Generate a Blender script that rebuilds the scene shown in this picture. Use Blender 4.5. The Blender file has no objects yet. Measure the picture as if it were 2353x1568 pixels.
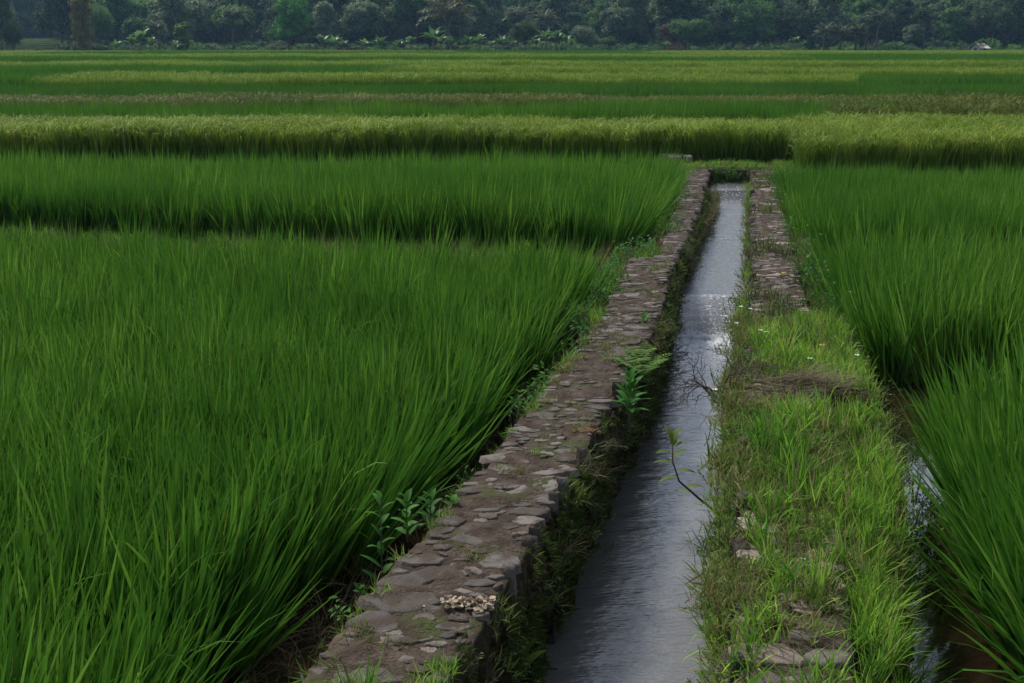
import bpy, math, random
import numpy as np
PI = math.pi
RS = np.random.RandomState
C = bpy.context.scene.collection
scene = bpy.context.scene

# ------------------------------------------------------------------ camera model (pixel units of a 2352 x 1568 picture)
F = 2839.0; CAMZ = 2.0
PITCH = math.atan(674 / F); CP, SP = math.cos(PITCH), math.sin(PITCH)
def up(px, py, z):
    "point on the horizontal plane at height z that is seen at this place"
    a = (px - 1176) / F; b = -(py - 784) / F
    dx, dy, dz = a, CP + b * SP, -SP + b * CP
    t = (z - CAMZ) / dz
    return np.array([dx * t, dy * t, z])
def at(px, py, Y):
    a = (px - 1176) / F; b = -(py - 784) / F
    t = Y / (CP + b * SP)
    return np.array([a * t, Y, CAMZ + (-SP + b * CP) * t])

cam = bpy.data.cameras.new("camera"); camo = bpy.data.objects.new("camera", cam); C.objects.link(camo)
camo.location = (0, 0, CAMZ); camo.rotation_euler = (PI / 2 - PITCH, 0, 0)
cam.sensor_width = 36; cam.lens = 36 * F / 2352; cam.clip_start = 0.05; cam.clip_end = 6000
scene.camera = camo

# ------------------------------------------------------------------ noise
def _h(ix, iy, seed):
    n = (ix.astype(np.int64) * 374761393 + iy.astype(np.int64) * 668265263 + seed * 144269504) & 0xffffffff
    n = ((n ^ (n >> 13)) * 1274126177) & 0xffffffff
    return ((n ^ (n >> 16)) & 0xffff) / 65535.0
def vn(x, y, seed=0):
    x = np.asarray(x, float); y = np.asarray(y, float)
    ix, iy = np.floor(x), np.floor(y); fx, fy = x - ix, y - iy
    fx = fx * fx * (3 - 2 * fx); fy = fy * fy * (3 - 2 * fy)
    a, b = _h(ix, iy, seed), _h(ix + 1, iy, seed); c, d = _h(ix, iy + 1, seed), _h(ix + 1, iy + 1, seed)
    return (a + (b - a) * fx) * (1 - fy) + (c + (d - c) * fx) * fy
def fbm(x, y, seed=0, o=4):
    s, am, t = 0, 1.0, 0
    for k in range(o):
        s = s + am * vn(np.asarray(x) * 2 ** k, np.asarray(y) * 2 ** k, seed + k * 17); t += am; am *= .5
    return s / t

# ------------------------------------------------------------------ mesh collecting
class MB:
    def __init__(s): s.v = []; s.q = []; s.t = []; s.a = []; s.mq = []; s.mt = []; s.n = 0
    def add(s, V, Q=None, T=None, tt=0.0, rr=0.0, m=0):
        V = np.asarray(V, float).reshape(-1, 3); n = len(V)
        s.v.append(V)
        s.a.append(np.stack([np.broadcast_to(tt, (n,)), np.broadcast_to(rr, (n,))], 1))
        if Q is not None and len(Q): Q = np.asarray(Q, int).reshape(-1, 4); s.q.append(Q + s.n); s.mq.append(np.full(len(Q), m))
        if T is not None and len(T): T = np.asarray(T, int).reshape(-1, 3); s.t.append(T + s.n); s.mt.append(np.full(len(T), m))
        s.n += n
        return s
    def mesh(s, name, mats, smooth=True):
        V = np.concatenate(s.v); A = np.concatenate(s.a)
        Q = np.concatenate(s.q) if s.q else np.zeros((0, 4), int); T = np.concatenate(s.t) if s.t else np.zeros((0, 3), int)
        me = bpy.data.meshes.new(name)
        me.vertices.add(len(V)); me.vertices.foreach_set('co', V.ravel())
        loops = np.concatenate([Q.ravel(), T.ravel()]).astype(np.int32)
        me.loops.add(len(loops)); me.loops.foreach_set('vertex_index', loops)
        st = np.concatenate([np.arange(len(Q)) * 4, len(Q) * 4 + np.arange(len(T)) * 3]).astype(np.int32)
        me.polygons.add(len(st)); me.polygons.foreach_set('loop_start', st)
        mi = np.concatenate(([np.concatenate(s.mq)] if s.mq else []) + ([np.concatenate(s.mt)] if s.mt else [])).astype(np.int32)
        for m in mats: me.materials.append(m)
        me.polygons.foreach_set('material_index', mi)
        me.polygons.foreach_set('use_smooth', np.full(len(st), smooth) if not isinstance(smooth, tuple) else ~np.isin(mi, smooth))
        me.update(calc_edges=True)
        for k, nm in enumerate(('tt', 'rr')):
            at_ = me.attributes.new(nm, 'FLOAT', 'POINT'); at_.data.foreach_set('value', A[:, k].astype(np.float32))
        return me
    def build(s, name, mats, parent=None, smooth=True):
        if not isinstance(mats, (list, tuple)): mats = [mats]
        o = bpy.data.objects.new(name, s.mesh(name, mats, smooth)); C.objects.link(o); o.parent = parent
        return o
def tag(o, label=None, cat=None, group=None, kind=None):
    if label: o['label'] = label
    if cat: o['category'] = cat
    if group: o['group'] = group
    if kind: o['kind'] = kind
    return o
def empty(name, loc, label, cat, group=None, rz=0):
    o = bpy.data.objects.new(name, None); C.objects.link(o); o.location = loc; o.rotation_euler = (0, 0, rz)
    o.empty_display_size = .2
    return tag(o, label, cat, group)
def grid(nu, nv):
    i = np.arange(nu - 1)[:, None] * nv + np.arange(nv - 1)[None, :]
    return np.stack([i, i + 1, i + nv + 1, i + nv], -1).reshape(-1, 4)

def blades(mb, rng, base, az, L, W, lean, bend, seg=4, prof='g', tw=.5, m=0, cols=2, fold=.3, pw=1.3):
    "ribbon leaves grown from points; lean is the start angle from vertical, bend what it adds towards the tip"
    base = np.asarray(base, float).reshape(-1, 3); N = len(base)
    az, L, W, lean, bend = [np.broadcast_to(np.asarray(x, float), (N,)) for x in (az, L, W, lean, bend)]
    t = np.linspace(0, 1, seg + 1)
    th = lean[:, None] + bend[:, None] * t[None, :] ** pw
    mid = (th[:, 1:] + th[:, :-1]) / 2; d = (L / seg)[:, None]
    hx = np.concatenate([np.zeros((N, 1)), np.cumsum(np.sin(mid) * d, 1)], 1)
    hz = np.concatenate([np.zeros((N, 1)), np.cumsum(np.cos(mid) * d, 1)], 1)
    P = base[:, None, :] + np.stack([hx * np.cos(az)[:, None], hx * np.sin(az)[:, None], hz], -1)
    a2 = az + rng.uniform(-tw, tw, N)
    S = np.stack([-np.sin(a2), np.cos(a2), np.zeros(N)], -1)[:, None, :]
    if prof == 'g': w = np.minimum(1, .45 + 2.2 * t) * (1 - t ** 1.9) + .02
    elif prof == 'l': w = np.sin(PI * np.clip(t, 0.0, 1) ** .8) ** .8 + .05
    elif prof == 'o': w = np.sin(PI * (.08 + .9 * t)) + .02
    else: w = np.ones_like(t) * (1 - .5 * t)
    w = (W[:, None] * w[None, :] * .5)[..., None]
    if cols == 2:
        V = np.stack([P - S * w, P + S * w], 2)
    else:
        nrm = np.stack([-np.cos(th) * np.cos(az)[:, None], -np.cos(th) * np.sin(az)[:, None], np.sin(th)], -1)
        V = np.stack([P - S * w + nrm * w * fold, P, P + S * w + nrm * w * fold], 2)
    k = cols
    q = grid(seg + 1, k)
    Q = (q[None] + (np.arange(N) * (seg + 1) * k)[:, None, None]).reshape(-1, 4)
    tt = np.broadcast_to(t[None, :, None], (N, seg + 1, k)).reshape(-1)
    rr = np.broadcast_to(rng.uniform(0, 1, N)[:, None, None], (N, seg + 1, k)).reshape(-1)
    mb.add(V.reshape(-1, 3), Q, tt=tt, rr=rr, m=m)
    return P

def tube(mb, pts, rad, n=8, m=0, cap=True, rr=.5):
    pts = np.asarray(pts, float); K = len(pts); rad = np.broadcast_to(rad, (K,))
    tg = np.gradient(pts, axis=0); tg /= np.linalg.norm(tg, axis=1)[:, None] + 1e-9
    ref = np.array([0, 0, 1.]) if abs(tg[0][2]) < .9 else np.array([1., 0, 0])
    a = np.cross(tg, ref); a /= np.linalg.norm(a, axis=1)[:, None] + 1e-9; b = np.cross(tg, a)
    an = np.arange(n) / n * 2 * PI
    V = pts[:, None] + rad[:, None, None] * (a[:, None] * np.cos(an)[None, :, None] + b[:, None] * np.sin(an)[None, :, None])
    i, j = np.meshgrid(np.arange(K - 1), np.arange(n), indexing='ij')
    Q = np.stack([i * n + j, i * n + (j + 1) % n, (i + 1) * n + (j + 1) % n, (i + 1) * n + j], -1).reshape(-1, 4)
    V = V.reshape(-1, 3); T = None
    if cap:
        V = np.concatenate([V, pts[-1:], pts[:1]]); e = (K - 1) * n; c = K * n
        T = [(e + j, e + (j + 1) % n, c) for j in range(n)] + [((j + 1) % n, j, c + 1) for j in range(n)]
    mb.add(V, Q, T, tt=np.concatenate([np.repeat(np.linspace(0, 1, K), n), [1., 0.]]) if cap else np.repeat(np.linspace(0, 1, K), n), rr=rr, m=m)

def cards(mb, rng, cen, nrm, size, rr, m=0, asp=.6):
    "small pointed leaf faces"
    N = len(cen); nrm = nrm / (np.linalg.norm(nrm, axis=1)[:, None] + 1e-9)
    r = rng.normal(size=(N, 3)); a = np.cross(nrm, r); a /= np.linalg.norm(a, axis=1)[:, None] + 1e-9; b = np.cross(nrm, a)
    s = np.broadcast_to(size, (N,))[:, None] * .5
    V = np.stack([cen - a * s, cen - b * s * asp + nrm * s * .15, cen + a * s, cen + b * s * asp + nrm * s * .15], 1)
    mb.add(V.reshape(-1, 3), np.arange(N * 4).reshape(-1, 4), rr=np.repeat(rr, 4), tt=np.tile([0., .5, 1., .5], N), m=m)

# ------------------------------------------------------------------ materials
def lin(r, g, b):
    f = lambda c: ((c / 255 + .055) / 1.055) ** 2.4 if c > 10 else c / 255 / 12.92
    return (f(r), f(g), f(b), 1)
def newmat(name):
    m = bpy.data.materials.new(name); m.use_nodes = True; nt = m.node_tree; nt.nodes.clear()
    return m, nt, nt.nodes, nt.links
def N(nodes, t, **k):
    n = nodes.new(t)
    for a, b in k.items(): setattr(n, a, b)
    return n
def ramp(nodes, stops):
    r = nodes.new('ShaderNodeValToRGB'); e = r.color_ramp.elements
    e[0].position, e[0].color = stops[0]; e[1].position, e[1].color = stops[-1]
    for p, c in stops[1:-1]: x = e.new(p); x.color = c
    return r
def leafmat(name, cols, tip=None, base=None, trans=.33, rough=.55, patch=.35, dead=None, spec=.06, fade=(.75, 2.2)):
    "cols: darkest to lightest natural leaf colours; each leaf, each tuft and each patch of ground picks its own"
    m, nt, n, l = newmat(name)
    rr = N(n, 'ShaderNodeAttribute', attribute_name='rr'); tt = N(n, 'ShaderNodeAttribute', attribute_name='tt')
    oi = N(n, 'ShaderNodeObjectInfo'); geo = N(n, 'ShaderNodeNewGeometry')
    noi = N(n, 'ShaderNodeTexNoise'); noi.inputs['Scale'].default_value = patch; noi.inputs['Detail'].default_value = 3
    l.new(geo.outputs['Position'], noi.inputs['Vector'])
    def mth(op, a, b, cl=False):
        x = N(n, 'ShaderNodeMath', operation=op); x.use_clamp = cl
        for i, y in enumerate((a, b)):
            if isinstance(y, (int, float)): x.inputs[i].default_value = y
            else: l.new(y, x.inputs[i])
        return x.outputs[0]
    f = mth('ADD', mth('MULTIPLY', rr.outputs['Fac'], .7), mth('MULTIPLY', oi.outputs['Random'], .25))
    f = mth('ADD', f, mth('SUBTRACT', mth('MULTIPLY', noi.outputs['Fac'], 1.3), .55), True)
    k = len(cols); r = ramp(n, [(i / (k - 1), c) for i, c in enumerate(cols)]); l.new(f, r.inputs[0])
    col = r.outputs['Color']
    def mix(a, fac, c):
        x = N(n, 'ShaderNodeMix', data_type='RGBA'); l.new(fac, x.inputs[0]); l.new(a, x.inputs[6]); x.inputs[7].default_value = c
        return x.outputs[2]
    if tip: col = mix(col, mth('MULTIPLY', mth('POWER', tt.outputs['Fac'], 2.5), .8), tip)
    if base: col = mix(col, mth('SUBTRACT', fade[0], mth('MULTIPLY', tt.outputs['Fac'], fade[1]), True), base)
    if dead:
        g = mth('GREATER_THAN', mth('FRACT', mth('MULTIPLY', rr.outputs['Fac'], 37.3), 0), 1 - dead[1]); col = mix(col, g, dead[0])
    p = N(n, 'ShaderNodeBsdfPrincipled'); l.new(col, p.inputs['Base Color']); p.inputs['Roughness'].default_value = rough
    p.inputs['Specular IOR Level'].default_value = spec
    tr = N(n, 'ShaderNodeBsdfTranslucent'); l.new(col, tr.inputs['Color'])
    mx = N(n, 'ShaderNodeMixShader'); mx.inputs[0].default_value = trans
    l.new(p.outputs[0], mx.inputs[1]); l.new(tr.outputs[0], mx.inputs[2])
    o = N(n, 'ShaderNodeOutputMaterial'); l.new(mx.outputs[0], o.inputs[0])
    return m
def surfmat(name, stops, scale=6, detail=6, rough=.85, bump=.3, bscale=60, attr=None, stops2=None, spec=.3, warp=None):
    m, nt, n, l = newmat(name)
    tc = N(n, 'ShaderNodeTexCoord'); no = N(n, 'ShaderNodeTexNoise'); no.inputs['Scale'].default_value = scale; no.inputs['Detail'].default_value = detail
    no.inputs['Roughness'].default_value = .65
    l.new(tc.outputs['Object'], no.inputs['Vector'])
    r = ramp(n, stops); fac = no.outputs['Fac']
    if attr:
        a = N(n, 'ShaderNodeAttribute', attribute_name=attr)
        x = N(n, 'ShaderNodeMath', operation='MULTIPLY_ADD'); l.new(a.outputs['Fac'], x.inputs[0]); x.inputs[1].default_value = .5
        y = N(n, 'ShaderNodeMath', operation='MULTIPLY'); l.new(fac, y.inputs[0]); y.inputs[1].default_value = .6
        l.new(y.outputs[0], x.inputs[2]); fac = x.outputs[0]
    l.new(fac, r.inputs[0]); col = r.outputs[0]
    if stops2:
        no2 = N(n, 'ShaderNodeTexNoise'); no2.inputs['Scale'].default_value = stops2[1]; no2.inputs['Detail'].default_value = 5
        l.new(tc.outputs['Object'], no2.inputs['Vector'])
        r2 = ramp(n, [(stops2[2], (0, 0, 0, 1)), (stops2[3], (1, 1, 1, 1))]); l.new(no2.outputs['Fac'], r2.inputs[0])
        x = N(n, 'ShaderNodeMix', data_type='RGBA'); l.new(r2.outputs[0], x.inputs[0]); l.new(col, x.inputs[6]); x.inputs[7].default_value = stops2[0]; col = x.outputs[2]
    p = N(n, 'ShaderNodeBsdfPrincipled'); l.new(col, p.inputs['Base Color']); p.inputs['Roughness'].default_value = rough
    p.inputs['Specular IOR Level'].default_value = spec
    nb = N(n, 'ShaderNodeTexNoise'); nb.inputs['Scale'].default_value = bscale; nb.inputs['Detail'].default_value = 6
    l.new(tc.outputs['Object'], nb.inputs['Vector'])
    b = N(n, 'ShaderNodeBump'); b.inputs['Strength'].default_value = bump; b.inputs['Distance'].default_value = .02
    l.new(nb.outputs['Fac'], b.inputs['Height']); l.new(b.outputs[0], p.inputs['Normal'])
    o = N(n, 'ShaderNodeOutputMaterial'); l.new(p.outputs[0], o.inputs[0])
    return m
def watermat(name, base, rough, bscale, bstr, foam=False, stretch=(1, 1, 1), spec=.5):
    m, nt, n, l = newmat(name)
    tc = N(n, 'ShaderNodeTexCoord'); mp = N(n, 'ShaderNodeMapping'); mp.inputs['Scale'].default_value = stretch
    mp.inputs['Rotation'].default_value = (0, 0, .16)
    l.new(tc.outputs['Object'], mp.inputs['Vector'])
    nb = N(n, 'ShaderNodeTexNoise'); nb.inputs['Scale'].default_value = bscale; nb.inputs['Detail'].default_value = 4
    l.new(mp.outputs[0], nb.inputs['Vector'])
    b = N(n, 'ShaderNodeBump'); b.inputs['Strength'].default_value = bstr; b.inputs['Distance'].default_value = .01
    l.new(nb.outputs['Fac'], b.inputs['Height'])
    p = N(n, 'ShaderNodeBsdfPrincipled'); p.inputs['Roughness'].default_value = rough; p.inputs['IOR'].default_value = 1.5
    p.inputs['Specular IOR Level'].default_value = spec
    l.new(b.outputs[0], p.inputs['Normal']); p.inputs['Base Color'].default_value = base
    if foam:
        a = N(n, 'ShaderNodeAttribute', attribute_name='rr')
        nf = N(n, 'ShaderNodeTexNoise'); nf.inputs['Scale'].default_value = 38; nf.inputs['Detail'].default_value = 5
        l.new(tc.outputs['Object'], nf.inputs['Vector'])
        y = N(n, 'ShaderNodeMath', operation='MULTIPLY_ADD'); l.new(nf.outputs['Fac'], y.inputs[0]); y.inputs[1].default_value = 2.2; y.inputs[2].default_value = -.62
        x = N(n, 'ShaderNodeMath', operation='ADD'); l.new(y.outputs[0], x.inputs[0]); l.new(a.outputs['Fac'], x.inputs[1])
        r = ramp(n, [(.78, (0, 0, 0, 1)), (1.0, (1, 1, 1, 1))]); l.new(x.outputs[0], r.inputs[0])
        mx = N(n, 'ShaderNodeMix', data_type='RGBA'); l.new(r.outputs[0], mx.inputs[0]); mx.inputs[6].default_value = base; mx.inputs[7].default_value = (.4, .42, .44, 1)
        l.new(mx.outputs[2], p.inputs['Base Color'])
        r2 = N(n, 'ShaderNodeMapRange'); l.new(r.outputs[0], r2.inputs[0]); r2.inputs[3].default_value = rough; r2.inputs[4].default_value = .6
        l.new(r2.outputs[0], p.inputs['Roughness'])
    o = N(n, 'ShaderNodeOutputMaterial'); l.new(p.outputs[0], o.inputs[0])
    return m

M = {}
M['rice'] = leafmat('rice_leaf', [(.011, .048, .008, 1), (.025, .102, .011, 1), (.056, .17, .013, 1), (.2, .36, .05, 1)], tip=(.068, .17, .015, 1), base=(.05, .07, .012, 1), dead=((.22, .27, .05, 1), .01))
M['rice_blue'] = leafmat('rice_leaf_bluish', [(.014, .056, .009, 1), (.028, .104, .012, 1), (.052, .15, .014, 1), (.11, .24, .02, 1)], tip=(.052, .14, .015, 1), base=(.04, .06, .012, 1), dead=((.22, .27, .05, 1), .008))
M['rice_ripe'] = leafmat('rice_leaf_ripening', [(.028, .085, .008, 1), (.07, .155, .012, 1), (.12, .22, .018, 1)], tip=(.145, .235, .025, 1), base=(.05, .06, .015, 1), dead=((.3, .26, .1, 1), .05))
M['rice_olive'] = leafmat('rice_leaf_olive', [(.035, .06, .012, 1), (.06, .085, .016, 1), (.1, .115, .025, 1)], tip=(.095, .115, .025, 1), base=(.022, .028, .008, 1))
M['rice_far_shaded'] = leafmat('rice_leaf_distant_painted_shade', [(.014, .056, .009, 1), (.028, .104, .012, 1), (.055, .155, .014, 1), (.11, .24, .02, 1)], tip=(.06, .16, .015, 1), base=(.018, .028, .006, 1), fade=(1.15, 1.8))  # dark base paints self-shadow onto the front faces of the far strips
M['ripe_far_shaded'] = leafmat('rice_leaf_ripening_distant_painted_shade', [(.028, .085, .008, 1), (.07, .155, .012, 1), (.12, .22, .018, 1)], tip=(.15, .25, .025, 1), base=(.022, .026, .007, 1), fade=(1.15, 1.8))  # lower blades coloured dark to stand in for shade on the strip fronts
M['panicle'] = leafmat('rice_panicle', [(.09, .155, .014, 1), (.155, .235, .02, 1), (.26, .33, .045, 1)], trans=.25)
M['panicle_brown'] = leafmat('rice_panicle_brown', [(.05, .085, .012, 1), (.09, .12, .018, 1), (.16, .17, .03, 1)], trans=.2)
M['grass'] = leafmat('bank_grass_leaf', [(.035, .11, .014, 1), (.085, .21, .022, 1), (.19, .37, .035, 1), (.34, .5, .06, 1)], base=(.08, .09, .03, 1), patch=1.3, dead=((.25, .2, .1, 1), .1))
M['creeper'] = leafmat('creeping_grass_leaf', [(.04, .07, .014, 1), (.08, .13, .025, 1), (.15, .2, .045, 1), (.26, .26, .1, 1)], patch=2, dead=((.2, .14, .07, 1), .18))
M['dry'] = leafmat('dry_grass', [(.05, .038, .022, 1), (.12, .09, .05, 1), (.24, .19, .11, 1)], patch=2, trans=.2)
M['moss'] = leafmat('moss_leaf', [(.025, .04, .01, 1), (.05, .08, .015, 1), (.1, .13, .025, 1)], patch=3, trans=.2)
M['weed'] = leafmat('weed_leaf', [(.03, .1, .02, 1), (.06, .17, .03, 1), (.11, .25, .05, 1)], patch=2)
M['weed_dark'] = leafmat('rosette_leaf', [(.02, .08, .015, 1), (.04, .14, .02, 1), (.07, .2, .03, 1)], patch=2)
M['fern'] = leafmat('fern_leaf', [(.05, .11, .015, 1), (.09, .17, .025, 1), (.15, .24, .04, 1)], patch=2)
M['sapling'] = leafmat('sapling_leaf', [(.05, .09, .02, 1), (.08, .14, .03, 1), (.14, .17, .04, 1)], patch=4)
M['white'] = leafmat('white_petal', [(.7, .7, .66, 1), (.8, .8, .76, 1)], trans=.2)
M['yellow'] = leafmat('yellow_petal', [(.7, .5, .03, 1), (.8, .6, .05, 1)], trans=.2)
M['stem'] = surfmat('weed_stem', [(.3, (.05, .09, .03, 1)), (.7, (.1, .12, .05, 1))], bump=.1)
M['twig'] = surfmat('dark_twig', [(.3, (.04, .03, .025, 1)), (.7, (.1, .075, .06, 1))], bump=.2)
M['mortar'] = surfmat('soil_and_mortar', [(.25, (.022, .016, .011, 1)), (.5, (.056, .041, .03, 1)), (.75, (.12, .09, .068, 1))], spec=.05, scale=9, bump=.9, bscale=70, stops2=((.05, .06, .02, 1), 2.3, .52, .66))
M['stone'] = surfmat('wall_stone', [(.2, (.048, .041, .034, 1)), (.5, (.09, .077, .065, 1)), (.8, (.16, .137, .117, 1))], spec=.12, scale=14, bump=.5, bscale=90, attr='rr', stops2=((.05, .036, .026, 1), 8, .46, .6), rough=.8)
M['stone_warm'] = surfmat('wall_stone_warm', [(.2, (.1, .075, .06, 1)), (.5, (.18, .13, .1, 1)), (.8, (.27, .2, .16, 1))], scale=10, bump=.5, bscale=80, attr='rr', rough=.7, stops2=((.08, .06, .04, 1), 9, .55, .66))
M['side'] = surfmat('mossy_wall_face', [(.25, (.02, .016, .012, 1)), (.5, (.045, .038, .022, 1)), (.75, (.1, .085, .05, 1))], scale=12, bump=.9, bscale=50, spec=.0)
M['mud'] = surfmat('wet_mud', [(.3, (.02, .013, .009, 1)), (.7, (.05, .032, .021, 1))], scale=5, bump=.6, bscale=40, rough=.5, spec=.0)
M['soil'] = surfmat('bank_soil', [(.3, (.035, .028, .015, 1)), (.7, (.09, .07, .04, 1))], scale=5, bump=.6, bscale=40, spec=.0)
M['water'] = watermat('canal_water', (.1, .097, .088, 1), .09, 9, .5, True, (2.2, 5.5, 1))
M['pond'] = watermat('paddy_water', (.018, .011, .006, 1), .06, 6, .12, stretch=(1, 2, 1))
M['bark'] = surfmat('tree_bark', [(.3, (.03, .025, .02, 1)), (.7, (.1, .085, .07, 1))], scale=2, bump=.5, bscale=8)
M['palebark'] = surfmat('pale_bark', [(.3, (.12, .11, .1, 1)), (.7, (.26, .24, .21, 1))], scale=2, bump=.5, bscale=8)
G = lambda *c: c + (1,)
M['tree_dark'] = leafmat('tree_leaf_dark', [G(.018, .038, .014), G(.05, .085, .03), G(.12, .17, .06)], patch=.15, trans=.35)
M['tree_green'] = leafmat('tree_leaf_green', [G(.022, .06, .018), G(.065, .145, .035), G(.15, .27, .06)], patch=.15, trans=.38)
M['tree_grey'] = leafmat('tree_leaf_greyish', [G(.03, .055, .024), G(.09, .135, .06), G(.22, .28, .14)], patch=.15, trans=.35)
M['tree_yellow'] = leafmat('tree_leaf_yellowish', [G(.07, .06, .015), G(.13, .11, .025), G(.2, .17, .04)], patch=.3, trans=.25)
M['tree_vine'] = leafmat('vine_leaf_light', [G(.05, .09, .015), G(.1, .17, .025), G(.16, .24, .04)], patch=.3, trans=.25)
M['tree_brown'] = leafmat('tree_leaf_reddish', [G(.05, .03, .02), G(.09, .055, .035), G(.13, .09, .05)], patch=.3, trans=.2)
M['tree_fresh'] = leafmat('tree_leaf_fresh', [G(.02, .08, .015), G(.045, .17, .025), G(.09, .27, .04)], patch=.2, trans=.3)
M['palm'] = leafmat('palm_leaf', [G(.045, .07, .03), G(.1, .13, .055), G(.2, .22, .1)], patch=.3, trans=.2, rough=.4)
M['palm_gold'] = leafmat('palm_leaf_gold', [G(.03, .05, .015), G(.08, .095, .03), G(.24, .19, .07)], patch=.6, trans=.2, rough=.4)
M['banana'] = leafmat('banana_leaf', [G(.04, .1, .025), G(.085, .18, .045), G(.15, .27, .08)], patch=.4, trans=.3, rough=.35)
M['banana_stem'] = surfmat('banana_stem', [(.3, (.07, .08, .03, 1)), (.7, (.15, .14, .06, 1))], scale=3)
M['roof'] = surfmat('weathered_roof', [(.3, (.05, .042, .035, 1)), (.7, (.11, .095, .08, 1))], scale=2, bscale=12, stops2=((.3, .3, .3, 1), .6, .5, .56), spec=.0)
M['roof_dark'] = surfmat('dark_thatch', [(.3, (.012, .01, .008, 1)), (.7, (.03, .022, .016, 1))], scale=2, bscale=12, spec=.0)
M['plaster'] = surfmat('white_plaster', [(.3, (.28, .28, .28, 1)), (.7, (.4, .4, .4, 1))], scale=2, bump=.1, spec=.0)
M['wood'] = surfmat('dark_timber', [(.3, (.03, .025, .02, 1)), (.7, (.07, .06, .05, 1))], scale=3)
M['husk'] = surfmat('pale_husk', [(.3, (.22, .16, .1, 1)), (.7, (.4, .32, .22, 1))], scale=20)
M['orange'] = surfmat('orange_grit', [(.3, (.11, .055, .02, 1)), (.7, (.2, .11, .045, 1))], scale=20)

# ------------------------------------------------------------------ instancing of masses (leaf tufts)
def scatter(name, protos, P, R, S, label, cat, idx=None, rng=None):
    "one object whose node tree places tuft meshes on its points"
    n = len(P); me = bpy.data.meshes.new(name); me.vertices.add(n); me.vertices.foreach_set('co', np.asarray(P, float).ravel())
    a = me.attributes.new('rot', 'FLOAT_VECTOR', 'POINT'); a.data.foreach_set('vector', R.astype(np.float32).ravel())
    S = np.asarray(S, float); S = np.repeat(S[:, None], 3, 1) if S.ndim == 1 else S
    a = me.attributes.new('scl', 'FLOAT_VECTOR', 'POINT'); a.data.foreach_set('vector', S.astype(np.float32).ravel())
    rng = rng or RS(n)
    if idx is None: idx = rng.randint(0, len(protos), n)
    a = me.attributes.new('idx', 'INT', 'POINT'); a.data.foreach_set('value', idx.astype(np.int32))
    o = bpy.data.objects.new(name, me); C.objects.link(o)
    g = bpy.data.node_groups.new(name, 'GeometryNodeTree')
    g.interface.new_socket('Geometry', in_out='INPUT', socket_type='NodeSocketGeometry'); g.interface.new_socket('Geometry', in_out='OUTPUT', socket_type='NodeSocketGeometry')
    nd, l = g.nodes, g.links
    gi, go = nd.new('NodeGroupInput'), nd.new('NodeGroupOutput')
    iop = nd.new('GeometryNodeInstanceOnPoints'); jn = nd.new('GeometryNodeJoinGeometry')
    for p in reversed(protos):
        oi = nd.new('GeometryNodeObjectInfo'); oi.inputs['Object'].default_value = p; oi.inputs['As Instance'].default_value = False
        gt = nd.new('GeometryNodeGeometryToInstance'); l.new(oi.outputs['Geometry'], gt.inputs[0]); l.new(gt.outputs[0], jn.inputs[0])
    l.new(gi.outputs[0], iop.inputs['Points']); l.new(jn.outputs[0], iop.inputs['Instance']); iop.inputs['Pick Instance'].default_value = True
    for nm, typ, sock in (('rot', 'FLOAT_VECTOR', 'Rotation'), ('scl', 'FLOAT_VECTOR', 'Scale'), ('idx', 'INT', 'Instance Index')):
        na = nd.new('GeometryNodeInputNamedAttribute'); na.data_type = typ; na.inputs['Name'].default_value = nm
        l.new(na.outputs['Attribute'], iop.inputs[sock])
    l.new(iop.outputs[0], go.inputs[0])
    md = o.modifiers.new('tufts', 'NODES'); md.node_group = g
    return tag(o, label, cat, kind='stuff')
def rots(spin, tx, ty):
    "euler angles of: spin about z, then tip the top by tx towards x and ty towards y"
    th = np.hypot(tx, ty) + 1e-9; ph = np.arctan2(ty, tx)
    ax, ay = -np.sin(ph), np.cos(ph); c, s = np.cos(th), np.sin(th); k = 1 - c
    R = np.zeros((len(spin), 3, 3))
    R[:, 0, 0] = c + ax * ax * k; R[:, 0, 1] = ax * ay * k; R[:, 0, 2] = ay * s
    R[:, 1, 0] = ax * ay * k; R[:, 1, 1] = c + ay * ay * k; R[:, 1, 2] = -ax * s
    R[:, 2, 0] = -ay * s; R[:, 2, 1] = ax * s; R[:, 2, 2] = c
    cs, sn = np.cos(spin), np.sin(spin); Z = np.zeros_like(R)
    Z[:, 0, 0] = cs; Z[:, 0, 1] = -sn; Z[:, 1, 0] = sn; Z[:, 1, 1] = cs; Z[:, 2, 2] = 1
    Q = R @ Z
    return np.stack([np.arctan2(Q[:, 2, 1], Q[:, 2, 2]), np.arcsin(np.clip(-Q[:, 2, 0], -1, 1)), np.arctan2(Q[:, 1, 0], Q[:, 0, 0])], 1)
def proto(mb, name, mats):
    return bpy.data.objects.new(name, mb.mesh(name, mats if isinstance(mats, list) else [mats]))

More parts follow.
